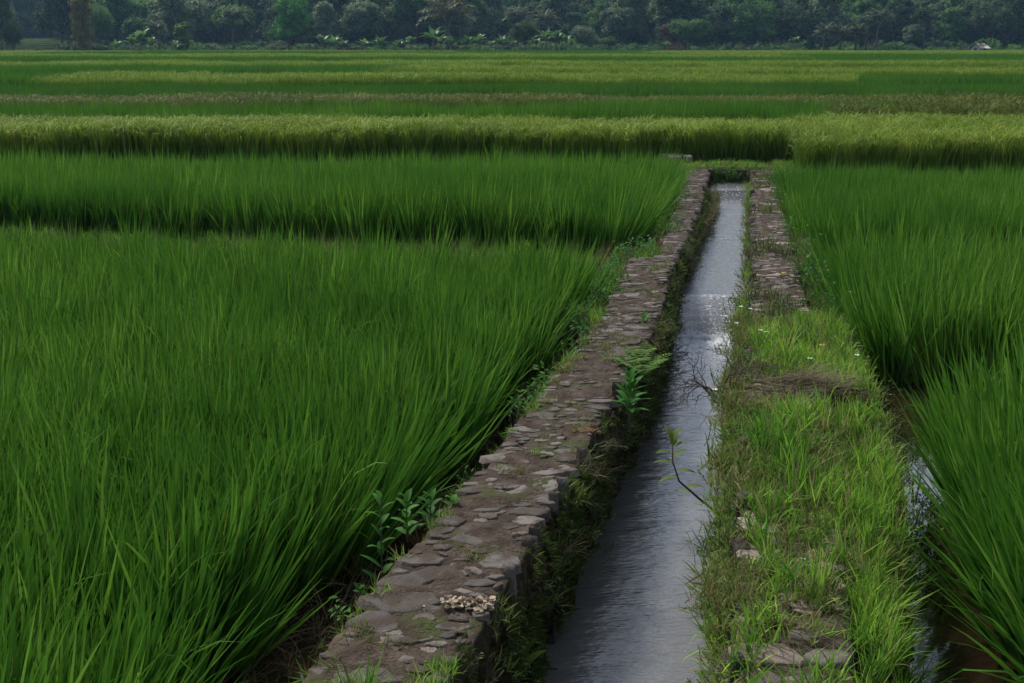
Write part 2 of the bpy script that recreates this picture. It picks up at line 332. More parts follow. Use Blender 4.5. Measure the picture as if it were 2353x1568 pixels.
def rice_proto(seed, mat, nb=70, H=.7, r=.09, w=.011, seg=5, droop=.5, pan=0, lean=.16):
    rng = RS(seed); mb = MB()
    a = rng.uniform(0, 2 * PI, nb); rad = r * np.sqrt(rng.uniform(0, 1, nb))
    base = np.stack([rad * np.cos(a), rad * np.sin(a), np.zeros(nb)], 1)
    az = a + rng.normal(0, .7, nb)
    L = H * rng.uniform(.62, 1.12, nb)
    blades(mb, rng, base, az, L, w * rng.uniform(.6, 1.25, nb), np.abs(rng.normal(0, lean, nb)), np.abs(rng.normal(0, droop, nb)) * np.where(rng.uniform(0, 1, nb) < .1, 3.2, 1), seg, 'g', .9, pw=2.2)
    if pan:
        a = rng.uniform(0, 2 * PI, pan); base = np.stack([r * .7 * np.cos(a), r * .7 * np.sin(a), np.full(pan, H * .55)], 1)
        blades(mb, rng, base, a, H * rng.uniform(.5, .75, pan), .012 + 0 * a, rng.uniform(0, .3, pan), rng.uniform(1.8, 2.9, pan), 6, 'o', .6, m=1, pw=1.8)
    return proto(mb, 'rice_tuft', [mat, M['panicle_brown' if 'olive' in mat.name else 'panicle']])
def grass_proto(seed, mat, nb, H, r, w, lean=.5, droop=.9, seg=3, prof='g'):
    rng = RS(seed); mb = MB(); a = rng.uniform(0, 2 * PI, nb); rad = r * np.sqrt(rng.uniform(0, 1, nb))
    base = np.stack([rad * np.cos(a), rad * np.sin(a), np.zeros(nb)], 1)
    blades(mb, rng, base, rng.uniform(0, 2 * PI, nb), H * rng.uniform(.4, 1.15, nb), w * rng.uniform(.6, 1.3, nb), np.abs(rng.normal(0, lean, nb)), np.abs(rng.normal(0, droop, nb)), seg, prof, .9)
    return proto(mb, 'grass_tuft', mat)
def leafy_proto(seed, mat, ns, H, leafL, leafW, stemmat=None, spread=.06, lean=.35):
    "a clump of stems that carry small oval leaves"
    rng = RS(seed); mb = MB()
    for k in range(ns):
        a = rng.uniform(0, 2 * PI); h = H * rng.uniform(.5, 1.1); le = abs(rng.normal(0, lean)); z = np.linspace(0, 1, 6)
        p0 = np.array([spread * rng.normal(), spread * rng.normal(), 0])
        pts = p0 + np.stack([np.cos(a) * h * np.sin(le) * z ** 1.3, np.sin(a) * h * np.sin(le) * z ** 1.3, h * np.cos(le) * z], 1)
        tube(mb, pts, np.linspace(.0035, .0015, 6), 4, m=1, cap=False)
        nl = max(5, int(h / .022)); f = rng.uniform(.12, 1, nl); P = np.stack([np.interp(f, z, pts[:, i]) for i in range(3)], 1)
        blades(mb, rng, P, rng.uniform(0, 2 * PI, nl), leafL * rng.uniform(.5, 1.15, nl), leafW * rng.uniform(.6, 1.1, nl), rng.uniform(.5, 1.2, nl), rng.uniform(.2, .9, nl), 4, 'l', .4, cols=3)
    return proto(mb, 'weed_tuft', [mat, stemmat or M['stem']])

# ------------------------------------------------------------------ the plan of the canal, as world outlines
def curve(pts, z=0.0):
    W = np.array([up(x, y, z)[:2] for x, y in pts]); W = W[np.argsort(W[:, 1])]
    return W
LO = curve([(1588, 386), (1560, 452), (1529, 545), (1518, 585), (1444, 596), (1391, 708), (1336, 786), (1285, 849), (1222, 925), (1139, 1025), (1055, 1120), (966, 1229), (876, 1322), (829, 1395), (763, 1462), (700, 1545), (590, 1680), (480, 1830)])
LI = curve([(1633, 389), (1610, 477), (1591, 521), (1557, 593), (1538, 630), (1526, 690), (1503, 750), (1489, 782), (1450, 850), (1409, 919), (1366, 985), (1339, 1049), (1306, 1102), (1266, 1162), (1209, 1259), (1153, 1355), (1123, 1412), (1075, 1480), (1015, 1568), (960, 1670), (880, 1830)])
RI = curve([(1727, 392), (1726, 483), (1729, 546), (1730, 608), (1725, 670), (1722, 724), (1715, 800), (1706, 1000), (1698, 1200), (1690, 1400), (1688, 1530), (1684, 1830)])
RO = curve([(1782, 395), (1791, 452), (1810, 514), (1825, 592), (1838, 633), (1862, 724), (1885, 820), (1910, 1000), (1935, 1200), (1950, 1400), (1960, 1530), (1985, 1830)])
ip = lambda cv, y: np.interp(y, cv[:, 1], cv[:, 0])
YN = 2.6; YE = up(1650, 389, 0)[1]
# right bank edge towards the paddy (top of the slope) and rice root edges
BR = curve([(1795, 395), (1812, 500), (1850, 590), (1895, 700), (1930, 790), (1985, 900), (2020, 1000), (2035, 1150), (2030, 1300), (2030, 1450), (2045, 1568), (2080, 1800)], -.1)
RL = curve([(1560, 400), (1528, 452), (1440, 560), (1390, 600), (1306, 690), (1203, 790), (1085, 900), (955, 1010), (820, 1125), (665, 1240), (510, 1360), (400, 1480), (280, 1600), (60, 1830)], -.1)   # roots of the left rice, seen over the near edge
WATER2, WATER1, WATER0 = -.2, -.37, -.63
YW = up(1620, 676, WATER1)[1]; YW2 = YE - 1.3
print('wall end', YE, 'weir', YW, YW2)

# far terraces: (front row, far row) at the tops
FIELD_ROWS = [(298, 270), (257, 241), (229, 214), (204, 188), (174, 164), (156, 150), (142.5, 138.5), (132.5, 129.5), (125.5, 122.8), (120, 118)]
fields = []; Y = 23.3
for i, (a, b) in enumerate(FIELD_ROWS):
    z = at(1176, a, Y)[2]; Y2 = up(1176, b, z)[1]
    if i == len(FIELD_ROWS) - 1: Y2 = 212
    gap = .9 if Y < 40 else (1.5 if Y < 80 else 2.5)
    fields.append((Y, Y2, z)); print('field', i, round(Y, 1), round(Y2, 1), round(z, 2)); Y = Y2 + gap
ZFAR = fields[-1][2] - .7
HF = [.62, .72, .62, .6, .72, .68, .7, .7, .7, .7]

# ------------------------------------------------------------------ ground
def hillz(x, y):
    d = np.maximum(y - 216, 0)
    return ZFAR + d * .032 + np.maximum(y - 620, 0) * .36 + 1.2 * (fbm(x / 60, y / 60, 5) - .7) * np.minimum(d / 40, 1)
def gz(x, y):
    x = np.asarray(x, float); y = np.asarray(y, float)
    z = np.full(np.broadcast(x, y).shape, -.47)
    z = z + 0 * x + 0 * y
    # cross bund left between first and second paddy
    z = np.where((y > 12.7 - .22 * x) & (y < 14.0 - .22 * x) & (x < ip(RL, y)), -.24, z)
    # second paddy a little higher
    z = np.where((y >= 14.0 - .22 * x) & (y < 20.6) & (x < ip(RL, y)), -.25, z)
    z = np.where(y >= 20.3, -.08, z)                       # grassy cross path
    for i, (a, b, zt) in enumerate(fields): z = np.where(y > a - .35, zt - HF[i] - .02, z)
    # bank right of the right wall and the strip between left wall and rice
    yy = np.clip(y, YN, YE); w = ip(BR, yy); ro = ip(RO, yy)
    bank = -.06 - np.clip((x - w) / .14, 0, 1) * .46
    z = np.where((y < 20.4) & (x > ro - .15) & (x < w + .35), np.maximum(bank, -.52), z)
    lo = ip(LO, yy); rl = ip(RL, yy)
    z = np.where((y > 9.5) & (y < 20.4) & (x < lo + .15) & (x > rl), -.1 - np.clip((lo - x) / .6, 0, 1) * .2, z)
    can = (y > YN - 3) & (y < YE + .15) & (x > (ip(LI, yy) + lo) / 2 - .02) & (x < (ip(RI, yy) + ro) / 2)
    z = np.where(can, -1.4, z)
    z = z + .035 * (fbm(x * 2.1, y * 2.1, 3) - .5) * np.where(y < 30, 1, 0)
    return np.where(y > 216, hillz(x, y), z)
xs = np.unique(np.concatenate([-np.geomspace(9, 760, 50), np.arange(-9, 12, .09), np.geomspace(12, 760, 50)]))
ys = np.unique(np.concatenate([np.arange(-12, 1, 1.), np.arange(1, 24, .09), np.arange(24, 60, .35), np.arange(60, 216, 1.2), np.arange(216, 700, 8.), np.geomspace(700, 1260, 16)]))
X, Yg = np.meshgrid(xs, ys, indexing='ij'); Z = gz(X, Yg)
V = np.stack([X, Yg, Z], -1).reshape(-1, 3); q = grid(len(xs), len(ys))[:, ::-1]; fy = V[q, 1].mean(1); mb = MB()
mb.add(V, None)
for k, sel in enumerate((fy < 213, fy >= 213)): mb.q.append(q[sel]); mb.mq.append(np.full(sel.sum(), k))
M['hill'] = surfmat('hill_floor', [(.3, (.02, .04, .012, 1)), (.7, (.06, .075, .025, 1))], scale=.3, bump=.8, bscale=2, spec=.0)
tag(mb.build('ground', [M['mud'], M['hill']], smooth=True), 'brown wet mud of the paddies rising gently to the wooded hills', 'ground', kind='structure')

# ------------------------------------------------------------------ stone walls of the canal
def cross(pts, y):  # tangent frame along y
    return ip(pts, y)
def stone(mb, rng, c, U, V, Nn, a, b, h, rot, rrv, m):
    "an angular flat stone bedded in the plane U, V with its top standing h proud"
    k = rng.randint(5, 9); an = np.sort((np.arange(k) + rng.uniform(-.35, .35, k)) / k * 2 * PI)
    rad = rng.uniform(.72, 1.14, k); px, py = a * rad * np.cos(an), b * rad * np.sin(an)
    cr, sr = math.cos(rot), math.sin(rot); px, py = px * cr - py * sr, px * sr + py * cr
    # insert midpoints so edges are a bit ragged
    qx = np.empty(2 * k); qy = np.empty(2 * k); qx[::2], qy[::2] = px, py
    mx, my = (px + np.roll(px, -1)) / 2, (py + np.roll(py, -1)) / 2; j = 1 + rng.uniform(-.07, .07, k); qx[1::2], qy[1::2] = mx * j, my * j
    k2 = 2 * k; tl = rng.uniform(-.06, .06, 2)
    rings = []
    for s, z in ((1.06, -min(.035, a)), (1.0, h * .3), (.94, h * .8), (.8, h * 1.0), (.45, h * 1.1)):
        zz = z + (qx * tl[0] + qy * tl[1]) * s + rng.uniform(-1, 1, k2) * .0016
        rings.append(c + s * qx[:, None] * U + s * qy[:, None] * V + zz[:, None] * Nn)
    P = np.concatenate(rings + [(c + h * 1.1 * Nn)[None]])
    i, jj = np.meshgrid(np.arange(4), np.arange(k2), indexing='ij')
    Q = np.stack([i * k2 + jj, i * k2 + (jj + 1) % k2, (i + 1) * k2 + (jj + 1) % k2, (i + 1) * k2 + jj], -1).reshape(-1, 4)
    T = [(4 * k2 + q, 4 * k2 + (q + 1) % k2, 5 * k2) for q in range(k2)]
    mb.add(P, Q, T, rr=rrv, m=m)
def wall(name, A, B, inner_is_B, seed, label, warm_near=False):
    rng = RS(seed); mb = MB()
    ys = np.arange(YN, YE + .001, .016); n = len(ys)
    xa, xb = ip(A, ys), ip(B, ys)
    # section: down the outer face, over the top, down the inner face
    prof = [(0, -1.25 * (1 - t)) for t in np.linspace(0, 1, 14)] + [(u, 0) for u in np.linspace(.03, .97, 34)] + [(1, -1.25 * t) for t in np.linspace(0, 1, 50)]
    prof = np.array(prof); m_ = len(prof)
    U = prof[:, 0][None, :]; Zp = prof[:, 1][None, :]
    rag = .035 * (fbm(ys * 5, ys * 0, seed, 3) - .5) * 2
    P = np.zeros((n, m_, 3)); P[..., 0] = xa[:, None] * (1 - U) + xb[:, None] * U; P[..., 1] = ys[:, None]; P[..., 2] = Zp
    wdt = (xb - xa)[:, None]
    top = (Zp == 0)
    P[..., 2] += np.where(top, (fbm(P[..., 0] * 9, P[..., 1] * 9, seed + 3, 4) - .5) * .035 + (fbm(P[..., 0] * 45, P[..., 1] * 45, seed + 9, 3) - .5) * .012, 0)
    P[..., 2] += np.where(top, -.02 * (np.abs(U - .5) * 2) ** 6, 0)
    sgn = 1.0 if inner_is_B else -1.0
    inn = (U == 1) if inner_is_B else (U == 0)
    # faces: ragged upright slabs
    fa = (fbm(P[..., 1] * 11, P[..., 2] * 2.2, seed + 20, 3) - .5) * .06 + (fbm(P[..., 1] * 30, P[..., 2] * 9, seed + 25, 3) - .5) * .04 - .05 * Zp * 0
    P[..., 0] += np.where((Zp < 0) & (U == 1), fa - .01, 0) - np.where((Zp < 0) & (U == 0), fa - .01, 0)
    P[..., 0] += np.where(top, rag[:, None] * (U - .5) * 1.2, 0)
    Q = grid(n, m_)
    cm = Q.shape[0] // (m_ - 1); colid = np.tile(np.arange(m_ - 1), n - 1)
    istop = (colid > 12) & (colid < 48)
    V = P.reshape(-1, 3)
    mb.add(V, None)
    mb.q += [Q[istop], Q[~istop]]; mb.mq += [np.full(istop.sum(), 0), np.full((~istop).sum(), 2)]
    # end caps
    for e in (0, n - 1):
        c = np.array([[(xa[e] + xb[e]) / 2, ys[e], -.6]]); idx = e * m_ + np.arange(m_)
        b0 = mb.n; mb.add(c, None); mb.t.append(np.stack([idx[:-1], idx[1:], np.full(m_ - 1, b0)], 1)); mb.mt.append(np.full(m_ - 1, 2))
    # stones bedded in the top
    placed = []
    X3, Y3, Z3 = np.eye(3)
    for it in range(9000):
        y = YN + (YE - YN) * rng.uniform(); x0, x1 = ip(A, y), ip(B, y); u = rng.uniform(.04, .96)
        edge = u < .22 or u > .78
        big = rng.uniform() < (.7 if edge else .5)
        a = rng.uniform(.085, .165) if big else rng.uniform(.03, .06); b = a * rng.uniform(.42, .8)
        w = x1 - x0
        x = x0 + u * w
        x = min(max(x, x0 + a * .85), x1 - a * .85)
        ok = True
        for (qx, qy, qa, qb) in placed[-900:] if False else placed:
            if abs(qy - y) < .25 and ((qx - x) / (qa + a)) ** 2 + ((qy - y) / (qb + b)) ** 2 < .6: ok = False; break
        if not ok: continue
        if warm_near and y < up(1800, 1405, 0)[1]: continue
        placed.append((x, y, a, b))
        wm = 1 if (rng.uniform() < (.015 if not warm_near else .3)) else 0
        stone(mb, rng, np.array([x, y, -.002]), X3, Y3, Z3, a, b, rng.uniform(-.001, .008), rng.normal(0, .35), rng.uniform(), 3 if (wm or (warm_near and y < 5.2)) else 1)
    if warm_near:                                          # the big flat slabs laid bare at the near end
        for (sx0, sx1, sy0, sy1, mm, rv) in ((1690, 1766, 1447, 1474, 3, .5), (1690, 1850, 1480, 1535, 3, .25), (1815, 1903, 1447, 1474, 1, .8), (1692, 1822, 1417, 1436, 3, .1), (1862, 1940, 1490, 1530, 1, .6), (1700, 1790, 1545, 1600, 1, .4), (1808, 1930, 1548, 1600, 1, .9)):
            p0, p1 = up(sx0, sy1, 0), up(sx1, sy0, 0); c = (p0 + p1) / 2
            stone(mb, rng, np.array([c[0], c[1], -.002]), X3, Y3, Z3, (p1[0] - p0[0]) * .55, (p1[1] - p0[1]) * .6, .012, rng.normal(0, .05), rv, mm)
    # stones on the canal face
    for it in range(900):
        y = rng.uniform(YN, YE); z = -rng.uniform(.03, 1.0); x = ip(B if inner_is_B else A, y)
        a = rng.uniform(.03, .09)
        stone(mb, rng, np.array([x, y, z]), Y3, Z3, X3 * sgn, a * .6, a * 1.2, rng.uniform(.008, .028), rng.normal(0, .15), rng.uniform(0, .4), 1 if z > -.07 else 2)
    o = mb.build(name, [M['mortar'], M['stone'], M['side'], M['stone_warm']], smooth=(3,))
    print(name, 'stones', len(placed))
    return tag(o, label, 'wall')
wall('stone_wall', LO, LI, True, 11, 'long low wall of grey brown stones set in soil between the rice and the water channel')
wall('stone_wall', RI, RO, False, 12, 'half overgrown stone wall on the grassy bank right of the water channel', warm_near=True)
# head wall closing the far end
mb = MB(); rng = RS(5)
x0, x1 = ip(LI, YE) - .3, ip(RI, YE) + .3
xx = np.linspace(x0, x1, 60); zz = np.linspace(-1.2, -.01, 50); XX, ZZ = np.meshgrid(xx, zz, indexing='ij')
YY = YE + .02 - .08 * fbm(XX * 9, ZZ * 9, 4, 3)
mb.add(np.stack([XX, YY, ZZ], -1).reshape(-1, 3), grid(60, 50))
Xt, Yt = np.meshgrid(xx, np.linspace(YE - .03, YE + .35, 12), indexing='ij')
mb.add(np.stack([Xt, Yt, .0 + .02 * fbm(Xt * 9, Yt * 9, 8)], -1).reshape(-1, 3), grid(60, 12)[:, ::-1])
tag(mb.build('head_wall', M['side']), 'dark overgrown end wall closing the far end of the channel', 'wall')

# ------------------------------------------------------------------ water
ys = np.concatenate([np.arange(YN, 9, .016), np.arange(9, YE, .02)]); nu = 70
yl, xl, xr = ys, ip(LI, ys) - .12, ip(RI, ys) + .12
U = np.linspace(0, 1, nu)[None, :]; X = xl[:, None] * (1 - U) + xr[:, None] * U; Yw = np.repeat(ys[:, None], nu, 1)
lip = YW + .06 * (fbm(X * 3, X * 0, 3) - .5)
d = lip - Yw                                              # >0 downstream of the lip
dd = np.clip(d / .85, 0, 1)
Z = np.where(Yw > YW2, WATER2, WATER1 + .02 * np.clip((Yw - YW) / 6, 0, 1))
Z = np.where((Yw > YW2 - .22) & (Yw <= YW2), WATER2 + (WATER1 + .02 - WATER2) * np.clip((YW2 - Yw) / .22, 0, 1) ** .8, Z)
Z = np.where(d > 0, WATER1 + (WATER0 - WATER1) * (dd ** 1.5 * .55 + dd * .45), Z)
Z = Z - np.where(d > .85, .004 * (d - .85), 0)
turb = np.exp(-np.clip(d - .85, 0, 99) / .7) * (d > .8)
slope = (d > .05) & (d <= .85)
dn = d + .14 * (fbm(X * 4, Yw * 3, 92, 3) - .5)
Z += .010 * (fbm(X * 4.5, Yw * 14, 31, 5) - .5) * np.where(Yw > YW, np.clip((Yw - YW - 1.5) / 3, .15, .8), 1) * (1 + 2.2 * turb) + .06 * (fbm(X * 12, Yw * 14, 41, 3) - .5) * turb + .03 * (fbm(X * 6, Yw * 2.0, 42, 4) - .4) * slope * dd
Z += .007 * np.exp(-((Yw + .25 * X - .25 * X[:, 35:36] - up(1540, 1012, WATER0)[1]) / .07) ** 2) * fbm(X * 5, Yw, 3)
foam = np.where(dn > .7, np.clip((dn - .7) / .12, 0, 1) * (.42 * np.exp(-np.clip(dn - .9, 0, 99) / .38) + .22 * np.exp(-np.clip(dn - .93, 0, 99) / .8)), 0)
foam += np.where((d > 0) & (d <= .8), .16 + .12 * (fbm(X * 6, Yw * 2, 91, 3) - .3), 0) + np.where((d > -.01) & (d < .03), .12, 0)
foam += np.where((Yw > YW2 - .35) & (Yw < YW2), .16, 0)
foam += .35 * np.clip(fbm(X * 2.2, Yw * 30, 77, 3) - .66, 0, 1) * 1.2 * (Yw > YW) - .15 * (Yw < YW - 3)
mb = MB(); mb.add(np.stack([X, Yw, Z], -1).reshape(-1, 3), grid(len(ys), nu), rr=foam.reshape(-1))
tag(mb.build('canal_water', M['water']), 'grey silty water running down the channel with a foaming weir', 'water', kind='structure')
xs_ = np.linspace(-14, 16, 160); y_ = np.linspace(1, 20.2, 160); XX, YY = np.meshgrid(xs_, y_, indexing='ij')
ZZ = np.full(XX.shape, -.452)
mb = MB(); q = grid(160, 160)[:, ::-1]; cx = XX.reshape(-1)[q].mean(1); cy = YY.reshape(-1)[q].mean(1)
keep = ((cx < ip(LO, np.clip(cy, YN, YE)) + .1) & (cy < 12.6 - .22 * cx)) | (cx > ip(RO, np.clip(cy, YN, YE)) - .1)
mb.add(np.stack([XX, YY, ZZ], -1).reshape(-1, 3), q[keep])
tag(mb.build('paddy_water', M['pond']), 'shallow brown water standing between the rice stems', 'water', kind='structure')

# ------------------------------------------------------------------ rice
PR = {
 'near': [rice_proto(100 + i, M['rice'], 56, [.66, .74, .78, .68][i % 4], .085, .023, 6, [.14, .2, .28, .5][i % 4], lean=[.13, .17, .21, .28][i % 4]) for i in range(8)],
 'mid': [rice_proto(120 + i, M['rice'], 54, [.66, .72, .7][i % 3], .1, .019, 5, .28, lean=.17) for i in range(5)],
 'blue': [rice_proto(140 + i, M['rice_blue'], 50, .68, .1, .017, 4, .4, lean=.18) for i in range(5)],
 'ripe': [rice_proto(160 + i, M['rice_ripe'], 50, .62, .11, .014, 4, .5, pan=26) for i in range(5)],
 'olive': [rice_proto(180 + i, M['rice_olive'], 50, .6, .12, .014, 4, .6, pan=20) for i in range(4)],
 'far': [rice_proto(200 + i, M['rice_far_shaded'], 40, .68, .16, .03, 3, .35) for i in range(4)],
 'farripe': [rice_proto(220 + i, M['ripe_far_shaded'], 40, .66, .16, .03, 3, .5, pan=18) for i in range(4)],
}
def paddy(name, kind, x0f, x1f, y0, y1, z0, sp, label, h=1.0, edge=None, seed=1, tall=(0, 0), wind=(.05, .0), keepf=None, other=None):
    "fill the strip between y0 and y1 (x limits are functions of y) with rice planted in jittered rows"
    rng = RS(seed); ys = np.arange(y0, y1, sp); P = []
    for y in ys:
        a, b = x0f(y), x1f(y)
        # keep to what a wide view could see
        lim = .56 * y + 2.0; a, b = max(a, -lim), min(b, lim)
        if b <= a: continue
        x = np.arange(a, b, sp) + rng.uniform(-.3, .3) * sp
        P.append(np.stack([x, np.full(len(x), y)], 1))
    P = np.concatenate(P); P = P + rng.uniform(-.28, .28, P.shape) * sp
    if keepf is not None: P = P[keepf(P[:, 0], P[:, 1])]
    n = len(P); pat = fbm(P[:, 0] * .6, P[:, 1] * .6, seed + 60, 3)
    big = fbm(P[:, 0] * .25, P[:, 1] * .25, seed + 90, 2)
    tx = wind[0] + .25 * (pat - .5) + rng.normal(0, .12, n); ty = wind[1] + .2 * (fbm(P[:, 0] * .7, P[:, 1] * .7, seed + 80, 2) - .5) + rng.normal(0, .05, n)
    s = h * (.86 + .28 * big) * rng.uniform(.82, 1.14, n)
    idx = None; PP = list(PR[kind])
    if y0 > 22: s = s * (.8 + .4 * fbm(P[:, 0] * .05, P[:, 1] * .1, seed + 70, 3))
    if other:
        k0 = len(PP); PP += PR[other]; sel = fbm(P[:, 0] * .028 + seed * 3.1, P[:, 1] * .015, seed + 75, 2) > .5
        idx = np.where(sel, k0 + rng.randint(0, len(PR[other]), n), rng.randint(0, k0, n))
    if edge is not None:
        dx = edge[0](P); tx += edge[1] * np.exp(-np.clip(dx, 0, 9) / .3)
    zz = z0 + np.zeros(n)
    return scatter(name, PP, np.stack([P[:, 0], P[:, 1], zz], 1), rots(rng.uniform(0, 2 * PI, n), tx, ty), np.stack([s, s, s], 1), label, 'rice', idx=idx, rng=rng)
far = lambda v: (lambda y: v)
rl = lambda y: float(ip(RL, y))
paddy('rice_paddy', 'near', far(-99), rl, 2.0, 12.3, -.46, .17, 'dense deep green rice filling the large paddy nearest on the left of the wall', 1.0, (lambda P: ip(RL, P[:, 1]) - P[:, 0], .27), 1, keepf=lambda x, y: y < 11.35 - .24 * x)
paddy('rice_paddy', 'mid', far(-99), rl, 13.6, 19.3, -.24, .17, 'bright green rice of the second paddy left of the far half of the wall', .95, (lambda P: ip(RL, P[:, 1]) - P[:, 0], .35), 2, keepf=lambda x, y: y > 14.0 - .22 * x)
# right side paddies
R1 = curve([(2150, 860), (2175, 950), (2215, 1050), (2262, 1180), (2320, 1320), (2390, 1460), (2470, 1600), (2580, 1800)], -.42)
paddy('rice_paddy', 'near', lambda y: float(ip(R1, y)), far(99), 2.2, 7.0, -.46, .155, 'tall arching rice at the right edge leaning over the brown puddle', 1.1, (lambda P: P[:, 0] - ip(R1, P[:, 1]), -.38), 3)
R2 = curve([(1915, 640), (1945, 720), (1975, 800), (2020, 860)], -.42)
paddy('rice_paddy', 'mid', lambda y: float(ip(R2, y)), far(99), 9.0, 12.0, -.46, .16, 'dark green rice clump standing right of the white flowered bank', 1.12, (lambda P: P[:, 0] - ip(R2, P[:, 1]), -.35), 4)
R3 = curve([(1800, 400), (1830, 480), (1868, 570)], -.2)
paddy('rice_paddy', 'mid', lambda y: float(ip(R3, y)), far(99), 13.5, 19.6, -.42, .17, 'green rice beside the far half of the right wall, before the yellowing rice', 1.0, (lambda P: P[:, 0] - ip(R3, P[:, 1]), -.3), 5)
xr4 = lambda y: float(up(1812, 375, 0)[0] + (y - 21) * .22)
paddy('rice_paddy', 'ripe', xr4, far(99), 21.4, 27.6, -.1, .19, 'tall yellowing rice with drooping ears at the right behind the cross path', 1.06, None, 6)
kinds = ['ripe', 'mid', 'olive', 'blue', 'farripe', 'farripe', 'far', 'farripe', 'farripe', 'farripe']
labs = ['yellow tipped rice in the first long strip behind the channel end', 'narrow bright green rice strip between the yellow tipped and the olive strips',
        'brownish olive ripening rice strip across the whole valley', 'even green rice strip just behind the brownish olive one', 'yellow green rice strip with a long dark front face',
        'light green rice strip behind the dark faced one', 'fresh green narrow rice strip in the far third of the valley', 'yellowish rice strip second from the tree line but one',
        'thin yellow green rice strip before the last one', 'farthest rice strip running up to the banana plants']
for i, (a, b, zt) in enumerate(fields):
    x1 = (lambda y: xr4(y) - .25) if i == 0 else far(999)
    sp = .19 if a < 30 else (.23 if a < 45 else (.34 if a < 80 else .55))
    base = .62 if kinds[i] in ('ripe', 'olive') else .68
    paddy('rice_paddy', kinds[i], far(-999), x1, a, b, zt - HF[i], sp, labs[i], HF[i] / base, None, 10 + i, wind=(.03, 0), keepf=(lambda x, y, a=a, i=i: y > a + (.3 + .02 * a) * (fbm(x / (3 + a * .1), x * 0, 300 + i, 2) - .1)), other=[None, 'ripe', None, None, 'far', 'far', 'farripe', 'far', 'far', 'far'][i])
xo = float(up(1812, 262, 0)[0])
paddy('rice_paddy', 'olive', lambda y: 7.4 + (y - 28.5) * .22, far(999), 28.4, fields[2][0] + .2, fields[2][2] - .75, .2, 'taller golden brown rice block at the right behind the yellowing rice', 1.25, None, 40)

# ------------------------------------------------------------------ grasses and weeds
PG = {
 'lawn': [grass_proto(300 + i, M['grass'], 30, .15, .07, .008) for i in range(6)],
 'tall': [grass_proto(310 + i, M['grass'], 26, .26, .05, .009, .4, .6, 4) for i in range(5)],
 'creep': [grass_proto(320 + i, M['creeper'], 32, .10, .09, .008, .95, .8) for i in range(5)],
 'dry': [grass_proto(330 + i, M['dry'], 26, .22, .06, .004, .7, 1.1, 4) for i in range(4)],
 'moss': [grass_proto(340 + i, M['moss'], 60, .05, .06, .008, .9, .6, 2, 'l') for i in range(4)],
 'leafy': [leafy_proto(350 + i, M['weed'], 5, .2, .05, .02) for i in range(5)],
 'leafyc': [leafy_proto(360 + i, M['sapling'], 6, .14, .03, .012, M['twig']) for i in range(5)],
 'fern': [],
}
def strip(name, protos, f0, f1, y0, y1, dens, zf, label, cat='grass', seed=1, s=(.7, 1.2), tilt=(0, 0), jit=.25, mask=None, idx=None):
    rng = RS(seed); ym = np.linspace(y0, y1, 200); w = np.maximum(np.array([f1(y) - f0(y) for y in ym]), 0)
    n = int(np.trapezoid(w, ym) * dens) if hasattr(np, 'trapezoid') else int(np.trapz(w, ym) * dens)
    cdf = np.cumsum(w); cdf /= cdf[-1]; y = np.interp(rng.uniform(0, 1, n), cdf, ym)
    u = rng.uniform(0, 1, n); a = np.array([f0(v) for v in y]); b = np.array([f1(v) for v in y]); x = a + (b - a) * u
    if mask is not None:
        k = mask(x, y, rng); x, y, u = x[k], y[k], u[k]
    z = zf(x, y) if callable(zf) else np.full(len(x), zf)
    n = len(x)
    sc = rng.uniform(s[0], s[1], n) * (.75 + .5 * fbm(x * 2.5, y * 2.5, seed, 2))
    tx = tilt[0] + rng.normal(0, jit, n); ty = tilt[1] + rng.normal(0, jit, n)
    return scatter(name, protos, np.stack([x, y, z], 1), rots(rng.uniform(0, 2 * PI, n), tx, ty), sc, label, cat, rng=rng)
ripf = lambda cv, o=0: (lambda y: float(ip(cv, y)) + o)
HP = up(1845, 893, 0); BP = up(1665, 905, 0)
clr = lambda x, y: ((x - HP[0]) / .46) ** 2 + ((y - HP[1] + .12) / .3) ** 2 > 1
topz = lambda x, y: np.zeros(len(x)) + .0
gzz = lambda x, y: gz(x, y) - .005
# near right bank: wall top is overgrown between row 720 and row 1400
yb = up(1800, 735, 0)[1]; yc = up(1800, 1385, 0)[1]
def bz(x, y):
    return np.where(x < ip(RO, y), 0.0, np.maximum(gz(x, y), -.4)) - .005
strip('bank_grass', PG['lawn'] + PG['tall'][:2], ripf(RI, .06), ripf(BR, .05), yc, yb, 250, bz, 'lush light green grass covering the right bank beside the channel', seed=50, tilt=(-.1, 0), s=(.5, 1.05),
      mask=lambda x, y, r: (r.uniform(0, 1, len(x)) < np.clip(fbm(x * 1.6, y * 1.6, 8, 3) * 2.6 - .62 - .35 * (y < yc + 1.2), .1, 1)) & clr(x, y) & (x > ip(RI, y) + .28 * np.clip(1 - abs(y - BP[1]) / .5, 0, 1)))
strip('creeping_grass', PG['creep'], ripf(RI, -.12), ripf(BR, .03), yc - .05, yb + .1, 300, bz, 'short olive creeping grass and stems mixed into the right bank', seed=51,
      mask=lambda x, y, r: (r.uniform(0, 1, len(x)) < np.clip(1.7 - fbm(x * 1.6, y * 1.6, 8, 3) * 2.2, .2, 1)) & (clr(x, y) | (r.uniform(0, 1, len(x)) < .2)))
strip('slender_grass', PG['tall'], lambda y: float(ip(RO, y)) + .0, ripf(BR, .12), YN, yc + 1.6, 210, bz, 'slender blue green grass leaning along the puddle at the lower right', seed=52, s=(.45, .8), tilt=(.1, 0))
strip('verge_grass', PG['creep'] + PG['leafy'][:1], ripf(RO, -.02), ripf(BR, .15), yb, YE, 130, bz, 'thin grass and herbs between the right wall and the rice', seed=53)
